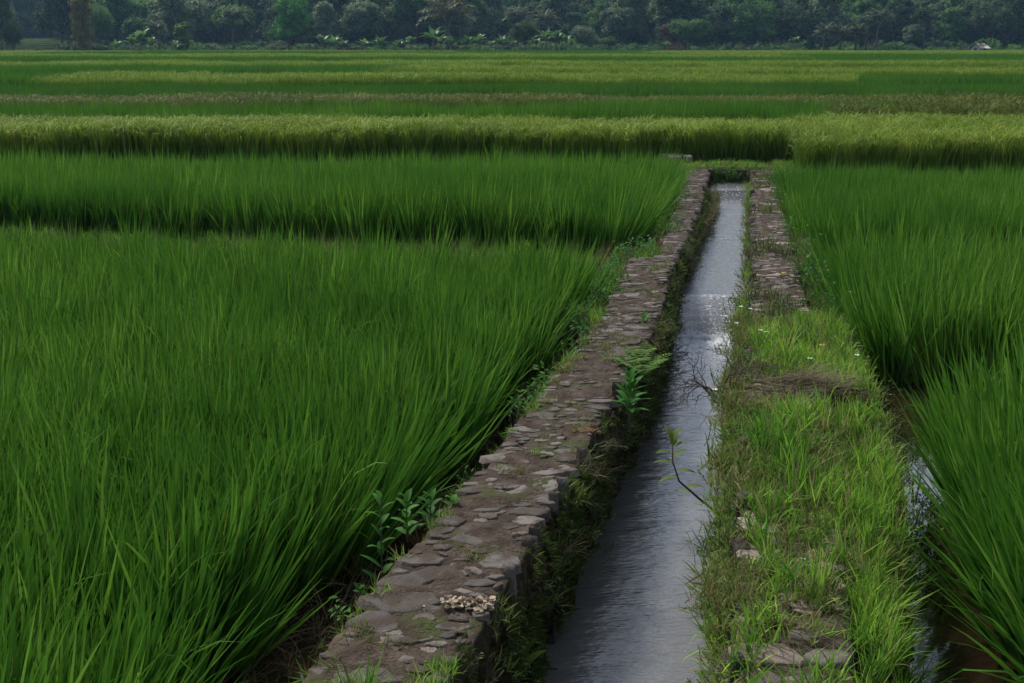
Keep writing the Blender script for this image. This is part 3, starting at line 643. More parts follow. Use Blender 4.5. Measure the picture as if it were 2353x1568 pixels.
strip('wall_top_tufts', PG['creep'] + PG['leafyc'], ripf(RI, .02), ripf(RO, 0), yb, YE, 95, 0.0, 'patches of creeping herbs growing over the top of the right wall', seed=54,
      mask=lambda x, y, r: fbm(x * 1.2, y * .9, 12, 3) > .6)
strip('near_bank_tufts', PG['creep'] + PG['lawn'], ripf(RI, .0), ripf(RO, .0), YN, yc + .1, 150, 0.0, 'loose tufts around the warm coloured stones at the lower right', seed=55,
      mask=lambda x, y, r: (fbm(x * 3, y * 3, 15, 3) > .66) | (y < up(1700, 1550, 0)[1]))
# overhang on the right canal face
strip('overhanging_grass', PG['creep'] + PG['lawn'] + PG['leafyc'], (lambda y: float(ip(RI, y)) - (.09 if y < 11 else .06)), ripf(RI, .02), YN, 18.8, 560, lambda x, y: -RS(3).uniform(.02, .6, len(x)) * np.where(y > 11, .6, 1) - .14 * (y < yc), 'grass and herbs hanging from the right wall over the water', seed=56, tilt=(-.3, 0), jit=.32, s=(.5, .95),
      mask=lambda x, y, r: r.uniform(0, 1, len(x)) < np.where(y > 11, .45, 1))
# left canal face
LIf = ripf(LI)
strip('wall_face_moss', PG['moss'], ripf(LI, .0), ripf(LI, .035), YN, 18.9, 2000, lambda x, y: -RS(4).uniform(.03, .62, len(x)), 'dark moss growing down the wet canal face of the left wall', cat='moss', seed=57, tilt=(1.2, 0), jit=.3,
      mask=lambda x, y, r: fbm(x * 2.0, y * 3.2, 9, 3) > .38)
strip('wall_face_weeds', PG['creep'] + PG['leafyc'] + PG['dry'][:1], ripf(LI, .0), ripf(LI, .06), YN, 13.2, 470, lambda x, y: -RS(6).uniform(.02, .55, len(x)), 'weeds and thin grass sprouting from the canal face of the left wall', cat='weeds', seed=58, tilt=(.65, -.15), jit=.35, s=(.45, 1.0),
      mask=lambda x, y, r: fbm(x * 1.2, y * 1.5, 19, 3) > .4)
strip('golden_ledge_grass', PG['creep'] + PG['dry'], ripf(LI, .0), (lambda y: float(ip(LI, y)) + .03 + .14 * min(1, max(0, (y - 12.9) / 4))), 12.9, 18.8, 330, lambda x, y: -.1 - RS(7).uniform(0, .33, len(x)), 'yellow brown grass hanging below the far half of the left wall', seed=59, tilt=(.5, -.1), jit=.3, s=(.5, .9))
strip('head_wall_ivy', PG['leafyc'] + PG['leafy'] + PG['moss'], ripf(LI, -.05), ripf(RI, .1), YE - .22, YE + .02, 620, lambda x, y: -RS(8).uniform(0, .5, len(x)), 'dark leafy growth covering the end wall of the channel', cat='weeds', seed=60, tilt=(0, -.8), jit=.4)
# left outer edge of the wall
strip('wall_edge_grass', PG['creep'] + PG['lawn'][:3] + PG['leafy'][:1], ripf(LO, -.09), ripf(LO, .05), YN, 9.6, 400, lambda x, y: -.1 - .25 * np.clip((ip(LO, y) - x) / .2, 0, 1) + .08 * (x > ip(LO, y)), 'mixed small weeds along the rice side edge of the left wall', cat='weeds', seed=61, tilt=(-.15, 0), jit=.35, s=(.45, .9),
      mask=lambda x, y, r: r.uniform(0, 1, len(x)) < np.clip(fbm(x * .9, y * 1.3, 23, 2) * 3.2 - 1.15 + .5 * ((y > 5.8) & (y < 8.6)), 0, 1))
strip('path_edge_grass', PG['creep'] + PG['lawn'][:3] + PG['leafy'][:2] + PG['dry'][:1], ripf(RL, -.05), ripf(LO, .03), 9.4, YE, 150, gzz, 'light grass strip between the second paddy and the left wall', seed=62)
strip('left_mud_straw', PG['dry'] + PG['creep'][:1], ripf(RL, -.05), ripf(LO, -.1), 3, 9.4, 45, -.45, 'brown dead blades lying over the mud between rice and wall', seed=63, jit=.5, tilt=(.3, 0))
strip('wall_top_tufts', PG['creep'] + PG['lawn'][:1], ripf(LO, .05), ripf(LI, -.03), YN, YE, 26, 0.0, 'little tufts of grass on top of the left wall', seed=64, s=(.35, .75),
      mask=lambda x, y, r: fbm(x * 1.5, y * 1.5, 44, 2) > .58)
strip('near_wall_grass', PG['tall'] + PG['lawn'], ripf(LI, -.3), ripf(LI, .05), YN, up(1000, 1505, 0)[1], 230, 0.0, 'bright grass at the near end of the left wall', seed=65, s=(.4, .8),
      mask=lambda x, y, r: x > ip(LI, y) - .06 - .6 * np.clip(up(1000, 1530, 0)[1] - y, 0, .5))
strip('wall_litter', PG['dry'], ripf(LO, .04), ripf(LI, -.02), YN, YE, 16, .012, 'bits of dry straw and dead leaves lying on the left wall', cat='litter', seed=69, s=(.2, .5), jit=.9, tilt=(.3, .3))
strip('cross_path_grass', PG['lawn'] + PG['creep'][:2], lambda y: -14.0, lambda y: 14.0, YE + .02, 23.2, 70, gzz, 'mown looking light grass on the cross path behind the channel', seed=66, s=(.6, 1.0),
      mask=lambda x, y, r: (x > 2.2) & (x < 6.5) | (r.uniform(0, 1, len(x)) < .25))
strip('bund_grass', PG['creep'] + PG['dry'][:2] + PG['lawn'][:2], lambda y: -8.5, ripf(RL, -.2), 12.3, 15.8, 60, gzz, 'low rough grass on the bund between the two left paddies', seed=67, mask=lambda x, y, r: (y > 12.9 - .22 * x) & (y < 13.9 - .22 * x))
strip('puddle_edge_weeds', PG['leafyc'] + PG['creep'], ripf(BR, .0), ripf(BR, .35), 5.2, 9.2, 170, gzz, 'grey green herbs on the slope above the puddle at the right', cat='weeds', seed=68)

# ------------------------------------------------------------------ single plants on and by the walls
def stemmed(name, loc, label, cat, H, nl, ll, lw, mat, seed, lean=(0, 0), stem=.006, whorl=False, prof='l', th=(.6, 1.2), group=None, smat='stem', flower=None, f0=.1):
    rng = RS(seed); r = empty(name, loc, label, cat, group)
    z = np.linspace(0, 1, 8); pts = np.stack([lean[0] * z ** 1.4, lean[1] * z ** 1.4, H * z], 1)
    s = MB(); tube(s, pts, np.linspace(stem, stem * .4, 8), 6); s.build('stem', M[smat], r)
    lm = MB(); f = np.linspace(f0, 1, nl); P = np.stack([np.interp(f, z, pts[:, i]) for i in range(3)], 1)
    az = np.arange(nl) * 2.4 + rng.normal(0, .2, nl)
    blades(lm, rng, P, az, ll * rng.uniform(.7, 1.1, nl) * (1.1 - .5 * f), lw * rng.uniform(.8, 1.1, nl) * (1.1 - .4 * f), rng.uniform(th[0], th[1], nl) * (1.15 - .6 * f), rng.uniform(.4, .9, nl), 7, prof, .2, cols=3, fold=.35)
    lm.build('leaves', mat, r)
    if flower:
        fm = MB(); a = np.arange(6) / 6 * 2 * PI; blades(fm, rng, np.repeat(pts[-1:], 6, 0), a, flower[1], flower[1] * .7, .9, .5, 3, 'o', 0)
        fm.build('flower', flower[0], r)
    return r
p = up(1438, 935, 0); stemmed('rosette_weed', (p[0] + .02, p[1], -.12), 'broad leaved dark green weed on the channel edge of the left wall', 'weed', .3, 26, .17, .045, M['weed_dark'], 71, th=(.7, 1.3), f0=.3)
p = up(1466, 738, 0); stemmed('rosette_weed', (p[0] + .04, p[1], -.1), 'small grey green rosette on the left wall beside the weir', 'weed', .14, 14, .12, .03, M['weed'], 72, th=(.4, .9))
p = up(878, 1330, -.3); stemmed('upright_weed', (p[0], p[1], -.42), 'tall single stemmed weed with small bud standing in the mud left of the wall', 'weed', .5, 16, .12, .035, M['weed'], 73, lean=(.0, 0))
p = up(1185, 1480, -.25); stemmed('broadleaf_weed', (p[0] - .02, p[1], -.42), 'bright broad leaved plant low on the channel face near the lower edge', 'weed', .12, 9, .17, .055, M['fern'], 74, lean=(.06, 0), th=(.5, 1.0))
p = up(1700, 760, 0)
r = empty('overhanging_sapling', tuple(up(1605, 1180, -.4)), 'dark leaved sapling leaning out over the water from the right bank', 'sapling')
pts = np.array([at(1612, 1150, up(1605, 1180, -.4)[1]), at(1560, 1105, up(1605, 1180, -.4)[1]), at(1545, 1060, up(1605, 1180, -.4)[1]), at(1545, 1018, up(1605, 1180, -.4)[1])]) - np.array(up(1605, 1180, -.4))
pts = np.concatenate([[pts[0] + np.array([.12, .02, -.1])], pts]); s = MB(); tube(s, pts, np.linspace(.008, .003, 5), 6); s.build('stem', M['twig'], r)
lm = MB(); rng = RS(75); f = np.array([.35, .42, .55, .62, .72, .8, .86, .92, .96, 1, 1]); PP = np.stack([np.interp(f * 4, range(5), pts[:, i]) for i in range(3)], 1)
blades(lm, rng, PP, np.array([2.6, .3, 3.3, -.4, 2.9, .5, 3.6, -.2, 1.2, 2.2, 0]), .11, .042, np.array([1.5, 1.4, 1.5, 1.2, 1.3, 1.0, 1.1, .8, .5, .4, .3]), .7, 7, 'l', .2, cols=3)
lm.build('leaves', M['sapling'], r)
# leafy weeds group at the wall edge
p = up(935, 1225, -.1)
for k, (dx, dy, h) in enumerate([(0, 0, .2), (.1, .08, .18), (.2, .1, .16)]):
    stemmed('leafy_weed', (p[0] + dx, p[1] + dy, -.14), ['leftmost light green leafy weed at the rice side edge of the wall', 'middle light green leafy weed beside the tall budded weed', 'smallest light green leafy weed where the wall edge juts into the mud'][k], 'weed', h, 13, .1, .045, M['weed'], 80 + k, group='leafy weeds at the wall edge')
# ferns
def fern(loc, label, seed, n=11, L=.2):
    rng = RS(seed); r = empty('fern', loc, label, 'fern', 'ferns on the channel edge')
    for k in range(n):
        mb = MB(); az = k / n * 2 * PI + rng.normal(0, .3); P = blades(mb, rng, [[0, 0, 0]], [az], [L * rng.uniform(.7, 1.1)], [.004], [.35], [1.2], 10, 'x', 0)[0]
        q = P[2:]; w = np.sin(np.linspace(.5, PI * .97, len(q))) * .06
        for sd in (1, -1): blades(mb, rng, q, az + sd * 1.25, w, .014, 1.35, .5, 3, 'l', .1)
        mb.build('frond', M['fern'], r)
for k, (px, py) in enumerate([(1475, 850), (1495, 835), (1450, 838), (1470, 815)]):
    p = up(px, py, 0); fern((p[0], p[1], -.06), ['fern nearest the broad leaved weed on the channel edge', 'fern hanging farthest over the water beside the foam', 'fern rooted farthest onto the wall top behind the broad leaved weed', 'fern at the back of the clump towards the weir'][k], 90 + k)
# flowers
k = 0
WF = [((1660, 712), 'just below the wall end at the weir side'), ((1618 + 46, 758), 'near the foam edge of the bank'), ((1700, 735), 'beside the last bare stones'), ((1722, 740), 'right of the bare stones'), ((1745, 792), 'in the yellow green grass'), ((1757, 796), 'next to another in the yellow green grass'), ((1966, 852), 'behind the heap of dry stalks at its right'), ((1858, 860), 'just behind the heap of dry stalks'), ((1640, 935), 'low beside the bare bush at the water'), ((1690, 775), 'between the foam and the yellow green grass'), ((1950, 700), 'below the dark rice at its left edge')]
for (px, py), w in WF:
    p = up(px, py, 0); stemmed('white_flower', (p[0], p[1], -.03), 'small white flower ' + w, 'flower', .13, 5, .05, .015, M['weed'], 200 + k, flower=(M['white'], .02), stem=.002, group='white flowers on the bank'); k += 1
for (px, py), w in [((1853, 545), 'at the corner of the dark rice, highest of them'), ((1900, 655), 'right of the overgrown wall'), ((1798, 662), 'on the right wall itself'), ((1885, 838), 'in the grass behind the dry stalks')]:
    p = up(px, py, -.05); stemmed('yellow_flower', (p[0], p[1], -.12), 'small yellow flower ' + w, 'flower', .2, 6, .06, .016, M['weed'], 220 + k, flower=(M['yellow'], .024), stem=.003, group='yellow flowers along the right verge'); k += 1
# twiggy bush by the water
p = up(1665, 905, -.05); r = empty('bare_bush', (p[0], p[1], -.15), 'bare dark twiggy bush leaning over the water below the foam', 'bush'); rng = RS(77)
tb = MB(); lf = MB()
def branch(mb, p0, d, L, rad, dep):
    pts = [p0]; 
    for i in range(5):
        d = d + rng.normal(0, .28, 3); d /= np.linalg.norm(d); pts.append(pts[-1] + d * L / 5)
    tube(mb, pts, np.linspace(rad, rad * .5, 6), 4, cap=False)
    if dep:
        for j in range(4): branch(mb, pts[rng.randint(2, 6)], d + rng.normal(0, .7, 3), L * .6, rad * .55, dep - 1)
for j in range(11): branch(tb, np.array([rng.normal(0, .04), rng.normal(0, .08), .05]), np.array([-.5 + rng.normal(0, .45), rng.normal(0, .45), .75]), .27, .0055, 2)
tb.build('twigs', M['twig'], r)
# heap of dry stalks
p = up(1845, 895, 0); r = MB(); rng = RS(78); n = 480
a = rng.uniform(-1, 1, n); b = rng.normal(0, .09, n); hh = .15 * np.exp(-(a / .5) ** 2) * np.exp(-(b / .1) ** 2)
base = np.stack([p[0] + a * .24, p[1] + b + .12 * a, -.0 + hh * rng.uniform(.4, 1, n)], 1)
blades(r, rng, base, np.where(rng.uniform(0, 1, n) < .5, 0, PI) + rng.normal(.1, .5, n), rng.uniform(.08, .3, n), .006, 1.25, rng.uniform(.1, .7, n), 5, 'x', 1.2)
tag(r.build('dry_stalk_heap', M['dry']), 'heap of grey brown dry rice stalks lying across the right bank', 'straw heap')
# pale husks and orange grit on the left wall
p = up(1100, 1388, 0.01); mb = MB(); rng = RS(79)
c = np.stack([p[0] + np.clip(rng.normal(-.04, .06, 150), -.2, .05), p[1] + rng.normal(0, .026, 150), .012 + np.abs(rng.normal(0, .007, 150))], 1)
cards(mb, rng, c, rng.normal(0, .6, (150, 3)) + np.array([0, 0, 1]), rng.uniform(.014, .036, 150), rng.uniform(0, 1, 150), asp=.8)
tag(mb.build('husk_litter', M['husk']), 'small pile of pale cream husks on the near wall edge', 'husk pile', kind=None)
p = up(1345, 985, 0.01); mb = MB()
for j in range(46):
    c = np.array([p[0] + np.clip(rng.normal(0, .035), -.07, .07), p[1] + np.clip(rng.normal(0, .015), -.03, .03), .006]); stone(mb, rng, c, np.eye(3)[0], np.eye(3)[1], np.eye(3)[2], rng.uniform(.005, .013), rng.uniform(.004, .01), -.001, 0, rng.uniform(), 0)
tag(mb.build('orange_grit', M['orange']), 'orange rusty patch of crumbs on top of the left wall', 'grit')
# pale stone heap by the path
p = up(1555, 356, .05); mb = MB()
for j in range(24):
    c = np.array([p[0] + rng.uniform(-.22, .22), p[1] + rng.uniform(-.3, .3), -.03 + rng.uniform(0, .03)]); stone(mb, rng, c, np.eye(3)[0], np.eye(3)[1], np.eye(3)[2], rng.uniform(.06, .13), rng.uniform(.06, .1), .06, rng.uniform(0, 3), rng.uniform(.4, 1), 0)
tag(mb.build('stone_heap', M['stone']), 'low heap of pale stones at the grass corner behind the second paddy', 'stone heap')

# ------------------------------------------------------------------ trees
def crown(mb, rng, lobes, nper, size, m=0, flat=1.0):
    for (c, r) in lobes:
        ncl = max(6, int(nper / 22)); v = rng.normal(size=(ncl, 3)); v[:, 2] = np.abs(v[:, 2]) * .9 - .35 * rng.uniform(0, 1, ncl); v /= np.linalg.norm(v, axis=1)[:, None]
        cc = np.asarray(c) + v * np.asarray(r) * rng.uniform(.6, 1.05, (ncl, 1)) * np.array([1, 1, flat]); rrc = rng.uniform(0, 1, ncl)
        idx = np.repeat(np.arange(ncl), 22); off = rng.normal(size=(len(idx), 3)) * np.mean(r) * .17
        P = cc[idx] + off; nr = v[idx] * .9 + rng.normal(0, .6, (len(idx), 3)) + np.array([0, 0, .5])
        cards(mb, rng, P, nr, size * rng.uniform(.6, 1.3, len(idx)), np.clip(rrc[idx] + rng.normal(0, .12, len(idx)), 0, 1), m)
def tree_meshes(seed, H, R, lmat, bmat='bark', trunk=.3, size=.32, style='round', nl=9, dens=900):
    rng = RS(seed); t = MB(); cr = MB(); th = H * trunk
    top = np.array([rng.normal(0, .2), rng.normal(0, .2), th]); pts = np.stack([np.zeros(3), top * .5 + rng.normal(0, .08, 3), top])
    tube(t, pts, [H * .022, H * .018, H * .015], 8)
    lobes = []
    for k in range(nl):
        a = k * 2.4 + rng.normal(0, .3); q = (k + .5) / nl
        if style == 'round': rad = R * .62 * math.sqrt(rng.uniform(.1, 1)); z = th + (H - th) * rng.uniform(.2, .8); s = R * rng.uniform(.35, .55)
        elif style == 'tall': rad = R * .5 * rng.uniform(.2, 1); z = th * .6 + (H - th * .6) * q * .95; s = R * rng.uniform(.4, .6) * (1.1 - .4 * q)
        elif style == 'layer': rad = R * rng.uniform(.2, .75) * (1.1 - .6 * q); z = th + (H - th) * q * .92; s = R * rng.uniform(.32, .5)
        else: rad = R * .3; z = H * (.1 + .85 * q); s = R * .7
        c = np.array([rad * math.cos(a), rad * math.sin(a), z]); lobes.append((c, np.array([s, s, s * (.55 if style == 'layer' else .85)])))
        if style != 'column': tube(t, [top * .7 if z > th else top * .4, (top + c) / 2 + rng.normal(0, .1, 3) * H * .05, c], [H * .01, H * .006, H * .003], 5, cap=False)
    if style == 'column': tube(t, [top, np.array([0, 0, H * .95])], [H * .015, H * .006], 6)
    crown(cr, rng, lobes, dens, size)
    return t.mesh('trunk', [M[bmat]]), cr.mesh('crown', [M[lmat]])
def place_tree(name, mesh, loc, sc, rz, label, group=None):
    r = empty(name, loc, label, 'tree', group, rz); r.scale = sc if hasattr(sc, '__len__') else (sc,) * 3
    for nm, me in zip(('trunk', 'crown'), mesh):
        o = bpy.data.objects.new(nm, me); C.objects.link(o); o.parent = r
    return r
TD = {}
def tmesh(kind, v):
    k = (kind, v)
    if k not in TD:
        spec = {'round': dict(H=8, R=4, lmat='tree_dark', style='round', nl=16), 'green': dict(H=8, R=4, lmat='tree_green', style='round', nl=14),
                'grey': dict(H=9, R=4, lmat='tree_grey', style='tall', nl=14, bmat='palebark'), 'fresh': dict(H=9, R=4, lmat='tree_fresh', style='layer', nl=14, dens=700),
                'yellow': dict(H=9, R=2, lmat='tree_yellow', style='column', nl=12, trunk=.35), 'vine': dict(H=6, R=1, lmat='tree_vine', style='column', nl=12, dens=500, trunk=.2),
                'layer': dict(H=9, R=5, lmat='tree_green', style='layer', nl=18), 'brown': dict(H=6, R=3, lmat='tree_brown', style='round', nl=10),
                'bush': dict(H=4, R=2.6, lmat='tree_green', style='round', nl=9, trunk=.12), 'greybush': dict(H=4, R=2.6, lmat='tree_grey', style='round', nl=9, trunk=.12)}[kind]
        TD[k] = tree_meshes(500 + v * 7 + sum(map(ord, kind)), **spec)
    return TD[k]
SPH = {'round': (8, 4), 'green': (8, 4), 'grey': (9, 4), 'fresh': (9, 4), 'yellow': (9, 2), 'vine': (6, 1), 'layer': (9, 5), 'brown': (6, 3), 'bush': (4, 2.6), 'greybush': (4, 2.6)}
def put(kind, v, px, pyb, pyt, pw, Yd, label, name='tree', group=None):
    b = at(px, pyb, Yd); t = at(px, pyt, Yd); H, R = SPH[kind]; s = Yd / F
    g = b[2]; sh = (t[2] - g) / (H * 1.06); sw = pw * s / 2 / (R * 1.12)
    return place_tree(name, tmesh(kind, v), tuple(b), (sw, sw, sh), (v * 1.7 + px) % 6.28, label, group)
GT = 'trees at the foot of the forest'
put('round', 0, 8, 132, -55, 70, 200, 'tall dark tree cut by the left picture edge', group=GT)
put('round', 1, 34, 132, 48, 56, 196, 'small dark tree with bare leaning trunk right of the tall dark one', group=GT)
put('yellow', 0, 194, 122, -20, 52, 205, 'tall tree hung with yellow brown climbing leaves at the left', group=GT)
put('green', 0, 232, 120, 14, 78, 215, 'dense leafy tree directly right of the yellow brown climber covered one', group=GT)
put('vine', 0, 420, 124, 48, 40, 200, 'slim pole covered in light green vine between banana plants and bright green tree', group=GT)
put('fresh', 0, 668, 125, -12, 118, 205, 'bright fresh green tree with open layered crown in the left third', group=GT)
put('round', 2, 1204, 120, 44, 74, 200, 'dark round headed tree on a thin trunk behind the banana row', group=GT)
put('greybush', 0, 1344, 119, 60, 72, 230, 'greyish round bush tree right of the banana row', group=GT)
put('bush', 0, 1399, 118, 84, 42, 225, 'small pale round bush before the dark forest middle', group=GT)
put('brown', 0, 1540, 118, 55, 56, 215, 'reddish leaved tree left of the round tree near the dark hut', group=GT)
put('green', 1, 1584, 118, 38, 104, 206, 'broad round green tree beside the dark hut', group=GT)
put('layer', 0, 1722, 117, 6, 150, 232, 'wide spreading layered tree right of the broad round one', group=GT)
put('grey', 0, 832, 120, 18, 96, 260, 'pale grey green tall tree behind the first bananas', group=GT)
put('grey', 1, 570, 122, 20, 60, 262, 'greyish loose tree beside the slim palm at the left', group=GT)
put('grey', 2, 1560, 105, -20, 110, 270, 'pale crowned tall tree rising behind the broad round tree', group=GT)
put('greybush', 1, 490, 126, 100, 50, 215, 'dull grey bush below the slim palm', group=GT)
put('bush', 1, 90, 126, 106, 24, 196, 'small dark bush before the tan terraces', group=GT)
put('bush', 2, 145, 127, 114, 34, 196, 'low bush right of the tan terraces', group=GT)
put('greybush', 2, 2098, 112, 50, 70, 235, 'grey round tree right of the four palms', group=GT)
put('grey', 3, 2150, 112, 14, 84, 250, 'pale leaved tree with clustered foliage left of the white hut', group=GT)
put('green', 2, 2226, 113, 66, 70, 240, 'brownish green tree directly behind the white hut', group=GT)
put('green', 3, 2320, 112, 20, 90, 260, 'deep green tree at the right picture edge', group=GT)
put('grey', 4, 420, 118, 10, 110, 270, 'large greyish tree behind the vine covered pole', group=GT)
put('grey', 5, 330, 118, 40, 80, 262, 'greyish feathery tree behind the banana clump at the left', group=GT)
put('layer', 1, 1085, 116, 20, 130, 285, 'dim layered tree behind the big coconut palm', group=GT)
# palms
def palm_mesh(seed, H, fr, mat, n=22, trunkr=.16):
    rng = RS(seed); t = MB(); bend = rng.uniform(-.6, .6)
    z = np.linspace(0, 1, 8); pts = np.stack([bend * z ** 2, 0 * z, H * z], 1); tube(t, pts, np.linspace(trunkr * 1.3, trunkr * .8, 8), 8)
    out = []
    for k in range(n):
        mb = MB(); az = k * 2.4; le = .15 + 1.3 * (k / n); P = blades(mb, rng, [pts[-1]], [az], [fr * rng.uniform(.85, 1.1)], [.07], [le], [rng.uniform(.8, 1.3)], 12, 'x', 0)[0]
        q = np.repeat(P[2:], 3, 0) ; j = np.linspace(0, 1, len(q)); q = np.stack([np.interp(np.linspace(2, 12, len(q)), np.arange(13), P[:, i]) for i in range(3)], 1)
        w = fr * .28 * np.sin(np.clip(.35 + j * 2.6, 0, PI * .95))
        for sd in (1, -1): blades(mb, rng, q, az + sd * rng.uniform(.9, 1.25, len(q)), w, .2, rng.uniform(1.2, 1.9, len(q)), rng.uniform(.4, .9, len(q)), 2, 'l', .3)
        out.append(mb.mesh('frond', [M[mat]]))
    return t.mesh('trunk', [M['bark']]), out
PM = {}
def palm(px, pyb, pyc, pr, Yd, label, mat='palm', v=0, n=22, tr=.16):
    b = at(px, pyb, Yd); H = at(px, pyc, Yd)[2] - b[2]; fr = pr * Yd / F
    tm, fs = palm_mesh(700 + v, H, fr * 1.1, mat, n, tr)
    r = empty('palm_tree', tuple(b), label, 'palm', 'palms at the foot of the forest', rz=v * 1.3)
    o = bpy.data.objects.new('trunk', tm); C.objects.link(o); o.parent = r
    for f in fs: o = bpy.data.objects.new('frond', f); C.objects.link(o); o.parent = r
palm(1029, 120, 34, 66, 204, 'largest coconut palm with golden drooping fronds near the picture middle', 'palm_gold', 1, 20, .3)
palm(537, 122, 42, 31, 212, 'slim coconut palm on a straight thin trunk in the left quarter', 'palm', 2, 24)
palm(368, 124, 70, 27, 212, 'greyish palm behind the banana clump at the left', 'palm', 3, 22)
palm(1190, 118, 40, 32, 228, 'dim palm directly behind the dark round headed tree', 'palm', 4)
palm(1252, 118, 48, 30, 226, 'dim palm right of the dark round headed tree', 'palm', 5)
palm(788, 122, 85, 22, 240, 'small pale palm left of the banana row', 'palm', 6)
palm(1892, 116, 76, 30, 214, 'leftmost of the palms grouped in the right third', 'palm', 7)
palm(1930, 116, 80, 28, 213, 'second low palm of the group in the right third', 'palm', 8)
palm(1964, 116, 74, 26, 215, 'third palm of the right group, below the tallest', 'palm', 9)
palm(2012, 114, 44, 34, 218, 'tallest palm of the group in the right third', 'palm', 10)
palm(1988, 114, 55, 28, 222, 'palm just left of and behind the tallest right palm', 'palm', 11)
palm(595, 124, 80, 15, 250, 'tiny palm between the slim palm and the bright green tree', 'palm', 12)
# bananas
BM = []
for k in range(6):
    rng = RS(800 + k); st = MB(); tube(st, [(0, 0, 0), (0, 0, .9), (0, 0, 1.7)], [.16, .13, .08], 8); lv = []
    n = rng.randint(7, 11)
    for j in range(n):
        mb = MB(); az = j * 2.4 + rng.normal(0, .3); blades(mb, rng, [(0, 0, 1.55)], [az], [rng.uniform(1.5, 2.3)], [.8], [.12 + .9 * j / n], [rng.uniform(.6, 1.5)], 8, 'o', 0, cols=3, fold=.35, pw=1.8); lv.append(mb.mesh('leaf', [M['banana']]))
    BM.append((st.mesh('stem', [M['banana_stem']]), lv))
def banana(px, pyb, pyt, Yd, v, label):
    b = at(px, pyb, Yd); s = (at(px, pyt, Yd)[2] - b[2]) / 2.45
    r = empty('banana_plant', tuple(b), label, 'banana plant', 'banana plants along the field edge', rz=px % 6); r.scale = (s,) * 3
    o = bpy.data.objects.new('stem', BM[v][0]); C.objects.link(o); o.parent = r
    for f in BM[v][1]: o = bpy.data.objects.new('leaf', f); C.objects.link(o); o.parent = r
BL = [(270, 128, 100, 'single low banana plant right of the yellow brown tree'), (305, 128, 90, 'spreading banana plant at the left of the left clump'), (324, 128, 78, 'tallest banana plant of the left clump with one upright leaf'),
      (348, 128, 92, 'banana plant with drooping leaves at the right of the left clump'), (405, 126, 100, 'small bright banana plant leaning against the vine pole'), (742, 128, 84, 'banana plant farthest left in the middle row'),
      (768, 128, 92, 'second banana plant from the left in the middle row'), (790, 127, 97, 'bright low banana plant beside the brown hut'), (838, 127, 96, 'banana plant right of the brown hut'), (873, 127, 92, 'upright leaved banana plant left of the pale tin roof'),
      (918, 126, 98, 'banana plant just left of the pale tin roof'), (944, 126, 88, 'banana plant with one broad upright leaf over the pale tin roof'), (996, 125, 78, 'biggest bright banana plant left of the large coconut palm'),
      (1014, 127, 88, 'banana plant at the foot of the large coconut palm'), (1036, 127, 92, 'bright fanned banana plant right of the coconut trunk'), (1072, 124, 92, 'banana plant between coconut palm and spread leaved one'),
      (1100, 124, 88, 'spread leaved bright banana plant midway to the round tree'), (1128, 122, 96, 'low banana plant right of the spread leaved one'), (1152, 121, 90, 'banana plant left of the dark round tree'),
      (1180, 121, 96, 'banana plant under the left side of the dark round tree'), (1232, 121, 92, 'banana plant under the right side of the dark round tree'), (1254, 121, 78, 'tall banana plant right of the dark round tree'),
      (1278, 121, 80, 'dark banana plant in the densest part of the row'), (1300, 121, 84, 'banana plant next to last at the right end of the row'), (1312, 121, 96, 'last banana plant at the right end of the row'),
      (1532, 118, 98, 'small bright banana plant before the reddish tree'), (1826, 117, 88, 'pale banana plant left of the palm group'), (1846, 117, 98, 'smaller pale banana plant beside the palm group'),
      (1876, 117, 104, 'tiny yellow green banana plant before the leftmost grouped palm'), (2024, 113, 94, 'low banana plant below the tallest right palm')]
for k, (px, b, t, lab) in enumerate(BL): banana(px, b, t, 190 + (k * 7) % 9 if k < 28 else 214, k % 6, lab)
# low weeds sticking out of the last strips
stemmed('spiky_plant', tuple(at(532, 142, 120)), 'spiky rosette plant standing in the far rice at the left', 'plant', .5, 26, 1.3, .12, M['tree_dark'], 300, th=(.2, .9), stem=.08, prof='g')
stemmed('spiky_plant', tuple(at(487, 144, 110)), 'thin upright reddish plant left of the spiky rosette', 'plant', 1.0, 14, .5, .08, M['tree_brown'], 301, th=(.1, .4), stem=.03, prof='g')
# shrub belt and forest masses
def forest_protos():
    out = []
    for k, (mt, st, R, H) in enumerate([('tree_dark', 'round', 5, 11), ('tree_green', 'round', 4.5, 10), ('tree_grey', 'tall', 4, 12), ('tree_dark', 'tall', 4, 13), ('tree_green', 'layer', 5.5, 12), ('tree_grey', 'round', 4.5, 9), ('tree_dark', 'layer', 5, 11)]):
        rng = RS(900 + k); a, b = tree_meshes(900 + k, H, R, mt, 'palebark', .3, .5, st, 16, 800)
        bm = bpy.data.objects.new('forest_tree', b)
        # trunk joined in: read both meshes into one
        mb = MB()
        for me, mi in ((a, 1), (b, 0)):
            V = np.empty(len(me.vertices) * 3); me.vertices.foreach_get('co', V); 
            rr = np.empty(len(me.vertices)); me.attributes['rr'].data.foreach_get('value', rr)
            Q = [tuple(p.vertices) for p in me.polygons if len(p.vertices) == 4]; T = [tuple(p.vertices) for p in me.polygons if len(p.vertices) == 3]
            mb.add(V, Q, T, rr=rr, m=mi)
        out.append(proto(mb, 'forest_tree', [M[mt], M['bark']]))
    return out
FP = forest_protos(); rng = RS(33); P = []
y = 236.0
while y < 640:
    step = 5.2 + (y - 236) * .012; half = .45 * y + 15
    for x in np.arange(-half, half, step):
        xx, yy = x + rng.uniform(-.45, .45) * step, y + rng.uniform(-.4, .4) * step
        px = 1176 + F * xx / yy
        if yy < 330 and 30 < px < 165: continue
        if yy < 262 and (570 < px < 650 or 1440 < px < 1530) : continue
        if yy < 300 and fbm(xx / 16, yy / 16, 61, 2) < .47: continue
        P.append((xx, yy))
    y += step
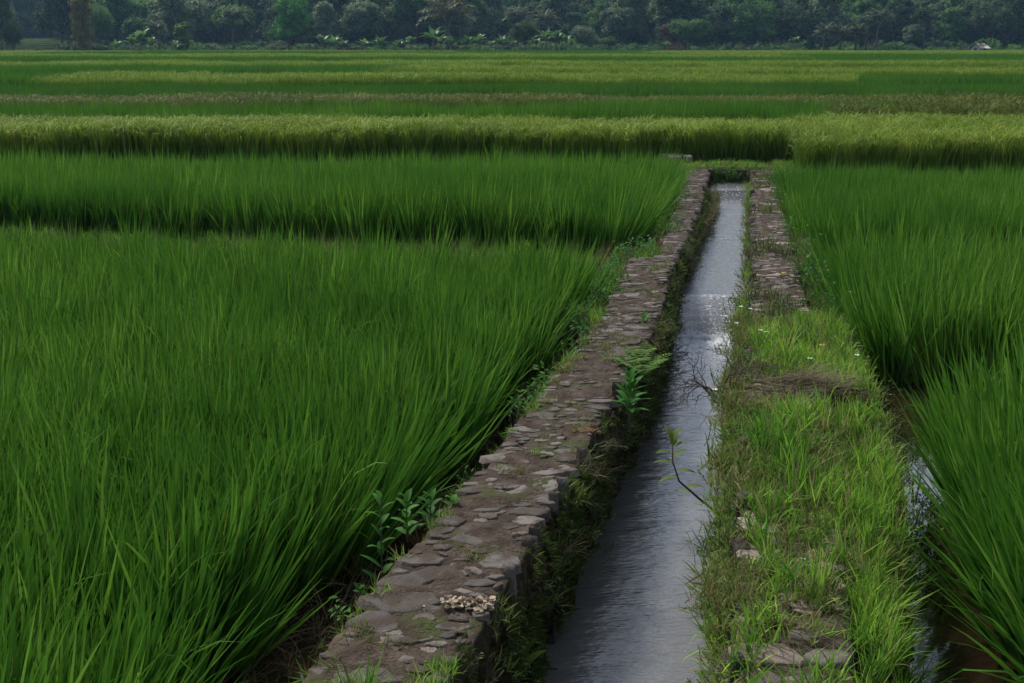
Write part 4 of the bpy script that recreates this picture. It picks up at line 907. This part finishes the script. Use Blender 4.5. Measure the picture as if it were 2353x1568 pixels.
P = np.array(P); n = len(P); z = hillz(P[:, 0], P[:, 1]) - .3
s = rng.uniform(.6, 1.15, n)
scatter('forest', FP, np.stack([P[:, 0], P[:, 1], z], 1), rots(rng.uniform(0, 6.28, n), rng.normal(0, .05, n), rng.normal(0, .05, n)), np.stack([s, s, s * rng.uniform(.8, 1.2, n)], 1), 'dense dark tropical forest covering the hillside behind the fields', 'forest', rng=rng)
print('forest', n)
# undergrowth belt
n = 900; px = rng.uniform(-40, 2400, n); Yd = rng.uniform(213, 250, n); xx = (px - 1176) * Yd / F
k = ~((px > 30) & (px < 165)); xx, Yd = xx[k], Yd[k]; n = len(xx)
UB = []
for k in range(5):
    mb = MB(); r_ = RS(950 + k); crown(mb, r_, [(np.array([r_.normal(0, .5), r_.normal(0, .5), .7]), np.array([.9, .9, .8])) for _ in range(3)], 200, .3); UB.append(proto(mb, 'shrub', M[['tree_dark', 'tree_green', 'tree_dark', 'tree_green', 'tree_dark'][k]]))
s = rng.uniform(.4, 1.1, n) * np.where(rng.uniform(0, 1, n) < .15, 1.5, 1)
scatter('undergrowth', UB, np.stack([xx, Yd, np.where(Yd > 216, hillz(xx, Yd), ZFAR) - .1], 1), rots(rng.uniform(0, 6.28, n), 0 * s, 0 * s), s, 'low scrub and bushes along the foot of the forest', 'undergrowth', rng=rng)
# tan terraces at the left
mb = MB()
for k in range(7):
    z0, z1 = at(80, 118 - k * 3.6, 222 + k * 12)[2], at(80, 118 - (k + 1) * 3.6, 222 + (k + 1) * 12)[2]; ya, yb_ = 222 + k * 12, 222 + (k + 1) * 12
    xa, xb_ = at(15, 110, ya)[0], at(150 - k * 3, 110, ya)[0]
    xx = np.linspace(xa, xb_, 60); wob = 1.2 * (fbm(xx / 6, xx * 0, 50 + k) - .5)
    V = np.concatenate([np.stack([xx, ya + wob, 0 * xx + z0 - .9], 1), np.stack([xx, ya + wob, 0 * xx + z0 + .35 * (z1 - z0)], 1), np.stack([xx, yb_ + 1.5 + wob, 0 * xx + z0 + .4 * (z1 - z0)], 1)])
    mb.add(V, grid(3, 60)[:, ::-1], rr=rng.uniform())
M['tan'] = surfmat('dry_terrace', [(.3, (.1, .13, .04, 1)), (.7, (.2, .2, .08, 1))], scale=.6, bump=.8, bscale=3, spec=.0)
tag(mb.build('terraced_slope', M['tan'], smooth=False), 'pale tan terraced plots below the forest at the far left', 'terraces', kind='structure')

# ------------------------------------------------------------------ huts
def box(mb, c, s, m=0):
    c = np.array(c); s = np.array(s) / 2
    V = np.array([[x, y, z] for x in (-1, 1) for y in (-1, 1) for z in (-1, 1)]) * s + c
    mb.add(V, [(0, 1, 3, 2), (4, 6, 7, 5), (0, 4, 5, 1), (2, 3, 7, 6), (0, 2, 6, 4), (1, 5, 7, 3)], m=m)
def hut(px, pyb, Yd, w, d, hwall, hroof, rz, label, wallm, roofm, door=True):
    b = at(px, pyb, Yd); r = empty('field_hut', tuple(b), label, 'hut', rz=rz)
    mb = MB(); box(mb, (0, 0, hwall / 2), (w, d, hwall))
    mb.add([(-w / 2, -d / 2 + .02, hwall), (-w / 2, d / 2 - .02, hwall), (-w / 2, 0, hwall + hroof * .9), (w / 2, -d / 2 + .02, hwall), (w / 2, d / 2 - .02, hwall), (w / 2, 0, hwall + hroof * .9)], None, [(0, 2, 1), (3, 4, 5)])
    mb.build('wall', M[wallm], r, smooth=False)
    mb = MB(); e = .35; t = .08
    for sd in (-1, 1):
        n_ = 14; xx = np.linspace(-w / 2 - e, w / 2 + e, n_ * 4); z0 = .02 * np.sin(xx * 14)
        lo = np.stack([xx, 0 * xx + sd * (d / 2 + e), hwall - e * hroof / (d / 2) + z0], 1); hi = np.stack([xx, 0 * xx, hwall + hroof + z0], 1)
        V = np.concatenate([lo, hi, lo - [0, 0, t], hi - [0, 0, t]]); k = n_ * 4; Q = []
        for (a, c) in ((0, 1), (2, 3), (0, 2)): Q += [(a * k + i, a * k + i + 1, c * k + i + 1, c * k + i) for i in range(k - 1)]
        Q += [(0, k, 3 * k, 2 * k), (k - 1, 3 * k - 1, 4 * k - 1, 2 * k - 1)]
        mb.add(V, Q)
    mb.build('roof', M[roofm], r)
    if door:
        mb = MB(); box(mb, (w * .12, -d / 2 - .02, hwall * .42), (w * .34, .06, hwall * .84)); mb.build('door', M['wood'], r, smooth=False)
        mb = MB(); box(mb, (-w / 2 - .02, 0, hwall * .5), (.06, d * .3, hwall * .45)); mb.build('window', M['wood'], r, smooth=False)
    return r
hut(2249, 118, 200, 1.9, 1.7, .72, .55, .6, 'small hut with white end wall and patched grey roof at the field edge', 'plaster', 'roof')
hut(797, 127, 200, 2.4, 1.8, .5, .7, .1, 'low brown thatched hut left of the banana row', 'wood', 'roof_dark', False)
hut(948, 127, 206, 1.2, 1.2, .5, .3, .2, 'tiny shelter with pale tin roof between the bananas', 'wood', 'plaster', False)
hut(1551, 118, 203, 2.8, 2.0, .6, .9, -.1, 'dark thatched hut under the broad round tree', 'wood', 'roof_dark', False)

# ------------------------------------------------------------------ haze, sky, light
mb = MB(); box(mb, (0, 600, 137), (1600, 1400, 280)); hz = mb.build('haze', [bpy.data.materials.new('air')], smooth=False)
m = hz.data.materials[0]; m.use_nodes = True; nt = m.node_tree; nt.nodes.clear()
pv = nt.nodes.new('ShaderNodeVolumePrincipled'); pv.inputs['Color'].default_value = (.4, .7, 1, 1); pv.inputs['Density'].default_value = .0002; pv.inputs['Anisotropy'].default_value = .2
ou = nt.nodes.new('ShaderNodeOutputMaterial'); nt.links.new(pv.outputs[0], ou.inputs['Volume'])
tag(hz, 'thin bluish haze lying over the valley', 'haze', kind='stuff')
SUN_EL, SUN_AZ = math.radians(50), math.radians(-35)       # from ahead and left
w = bpy.data.worlds.new('World'); scene.world = w; w.use_nodes = True; nt = w.node_tree; bg = nt.nodes['Background']
sky = nt.nodes.new('ShaderNodeTexSky'); sky.sky_type = 'NISHITA'; sky.sun_disc = False; sky.sun_elevation = SUN_EL; sky.sun_rotation = SUN_AZ
sky.air_density = 1.3; sky.dust_density = 4.0; sky.ozone_density = 1.0
tc = nt.nodes.new('ShaderNodeTexCoord'); cn = nt.nodes.new('ShaderNodeTexNoise'); cn.inputs['Scale'].default_value = 2.2; cn.inputs['Detail'].default_value = 6
nt.links.new(tc.outputs['Generated'], cn.inputs['Vector'])
cr = ramp(nt.nodes, [(.3, (.35, .35, .35, 1)), (.62, (.85, .85, .85, 1))]); nt.links.new(cn.outputs['Fac'], cr.inputs[0])
sx = nt.nodes.new('ShaderNodeSeparateXYZ'); nt.links.new(tc.outputs['Generated'], sx.inputs[0])
el = ramp(nt.nodes, [(.0, (10, 11, 13, 1)), (.4, (9.8, 10.8, 13.5, 1)), (.62, (5, 5.6, 7, 1)), (1, (4, 4.6, 6, 1))]); nt.links.new(sx.outputs[2], el.inputs[0])
cm = nt.nodes.new('ShaderNodeMix'); cm.data_type = 'RGBA'; nt.links.new(cr.outputs[0], cm.inputs[0]); nt.links.new(sky.outputs[0], cm.inputs[6]); mr = nt.nodes.new('ShaderNodeMapRange'); nt.links.new(sx.outputs[1], mr.inputs[0]); mr.inputs[1].default_value = -1; mr.inputs[2].default_value = 1; mr.inputs[3].default_value = .3; mr.inputs[4].default_value = 1.12
vm = nt.nodes.new('ShaderNodeVectorMath'); vm.operation = 'SCALE'; nt.links.new(el.outputs[0], vm.inputs[0]); nt.links.new(mr.outputs[0], vm.inputs['Scale']); nt.links.new(vm.outputs[0], cm.inputs[7])
nt.links.new(cm.outputs[2], bg.inputs[0]); bg.inputs[1].default_value = .1
sun = bpy.data.lights.new('sun', 'SUN'); sun.energy = 3.2; sun.angle = math.radians(9); sun.color = (1, .96, .9)
so = bpy.data.objects.new('sun', sun); C.objects.link(so)
from mathutils import Vector
dv = Vector((math.sin(SUN_AZ) * math.cos(SUN_EL), math.cos(SUN_AZ) * math.cos(SUN_EL), math.sin(SUN_EL)))
so.rotation_euler = dv.to_track_quat('Z', 'Y').to_euler()
vs = scene.view_settings; vs.view_transform = 'Standard'; vs.look = 'None'; vs.gamma = 1; vs.exposure = .6
scene.cycles.max_bounces = 6; scene.cycles.diffuse_bounces = 3; scene.cycles.glossy_bounces = 2; scene.cycles.transmission_bounces = 3; scene.cycles.volume_bounces = 0
scene.cycles.use_denoising = True
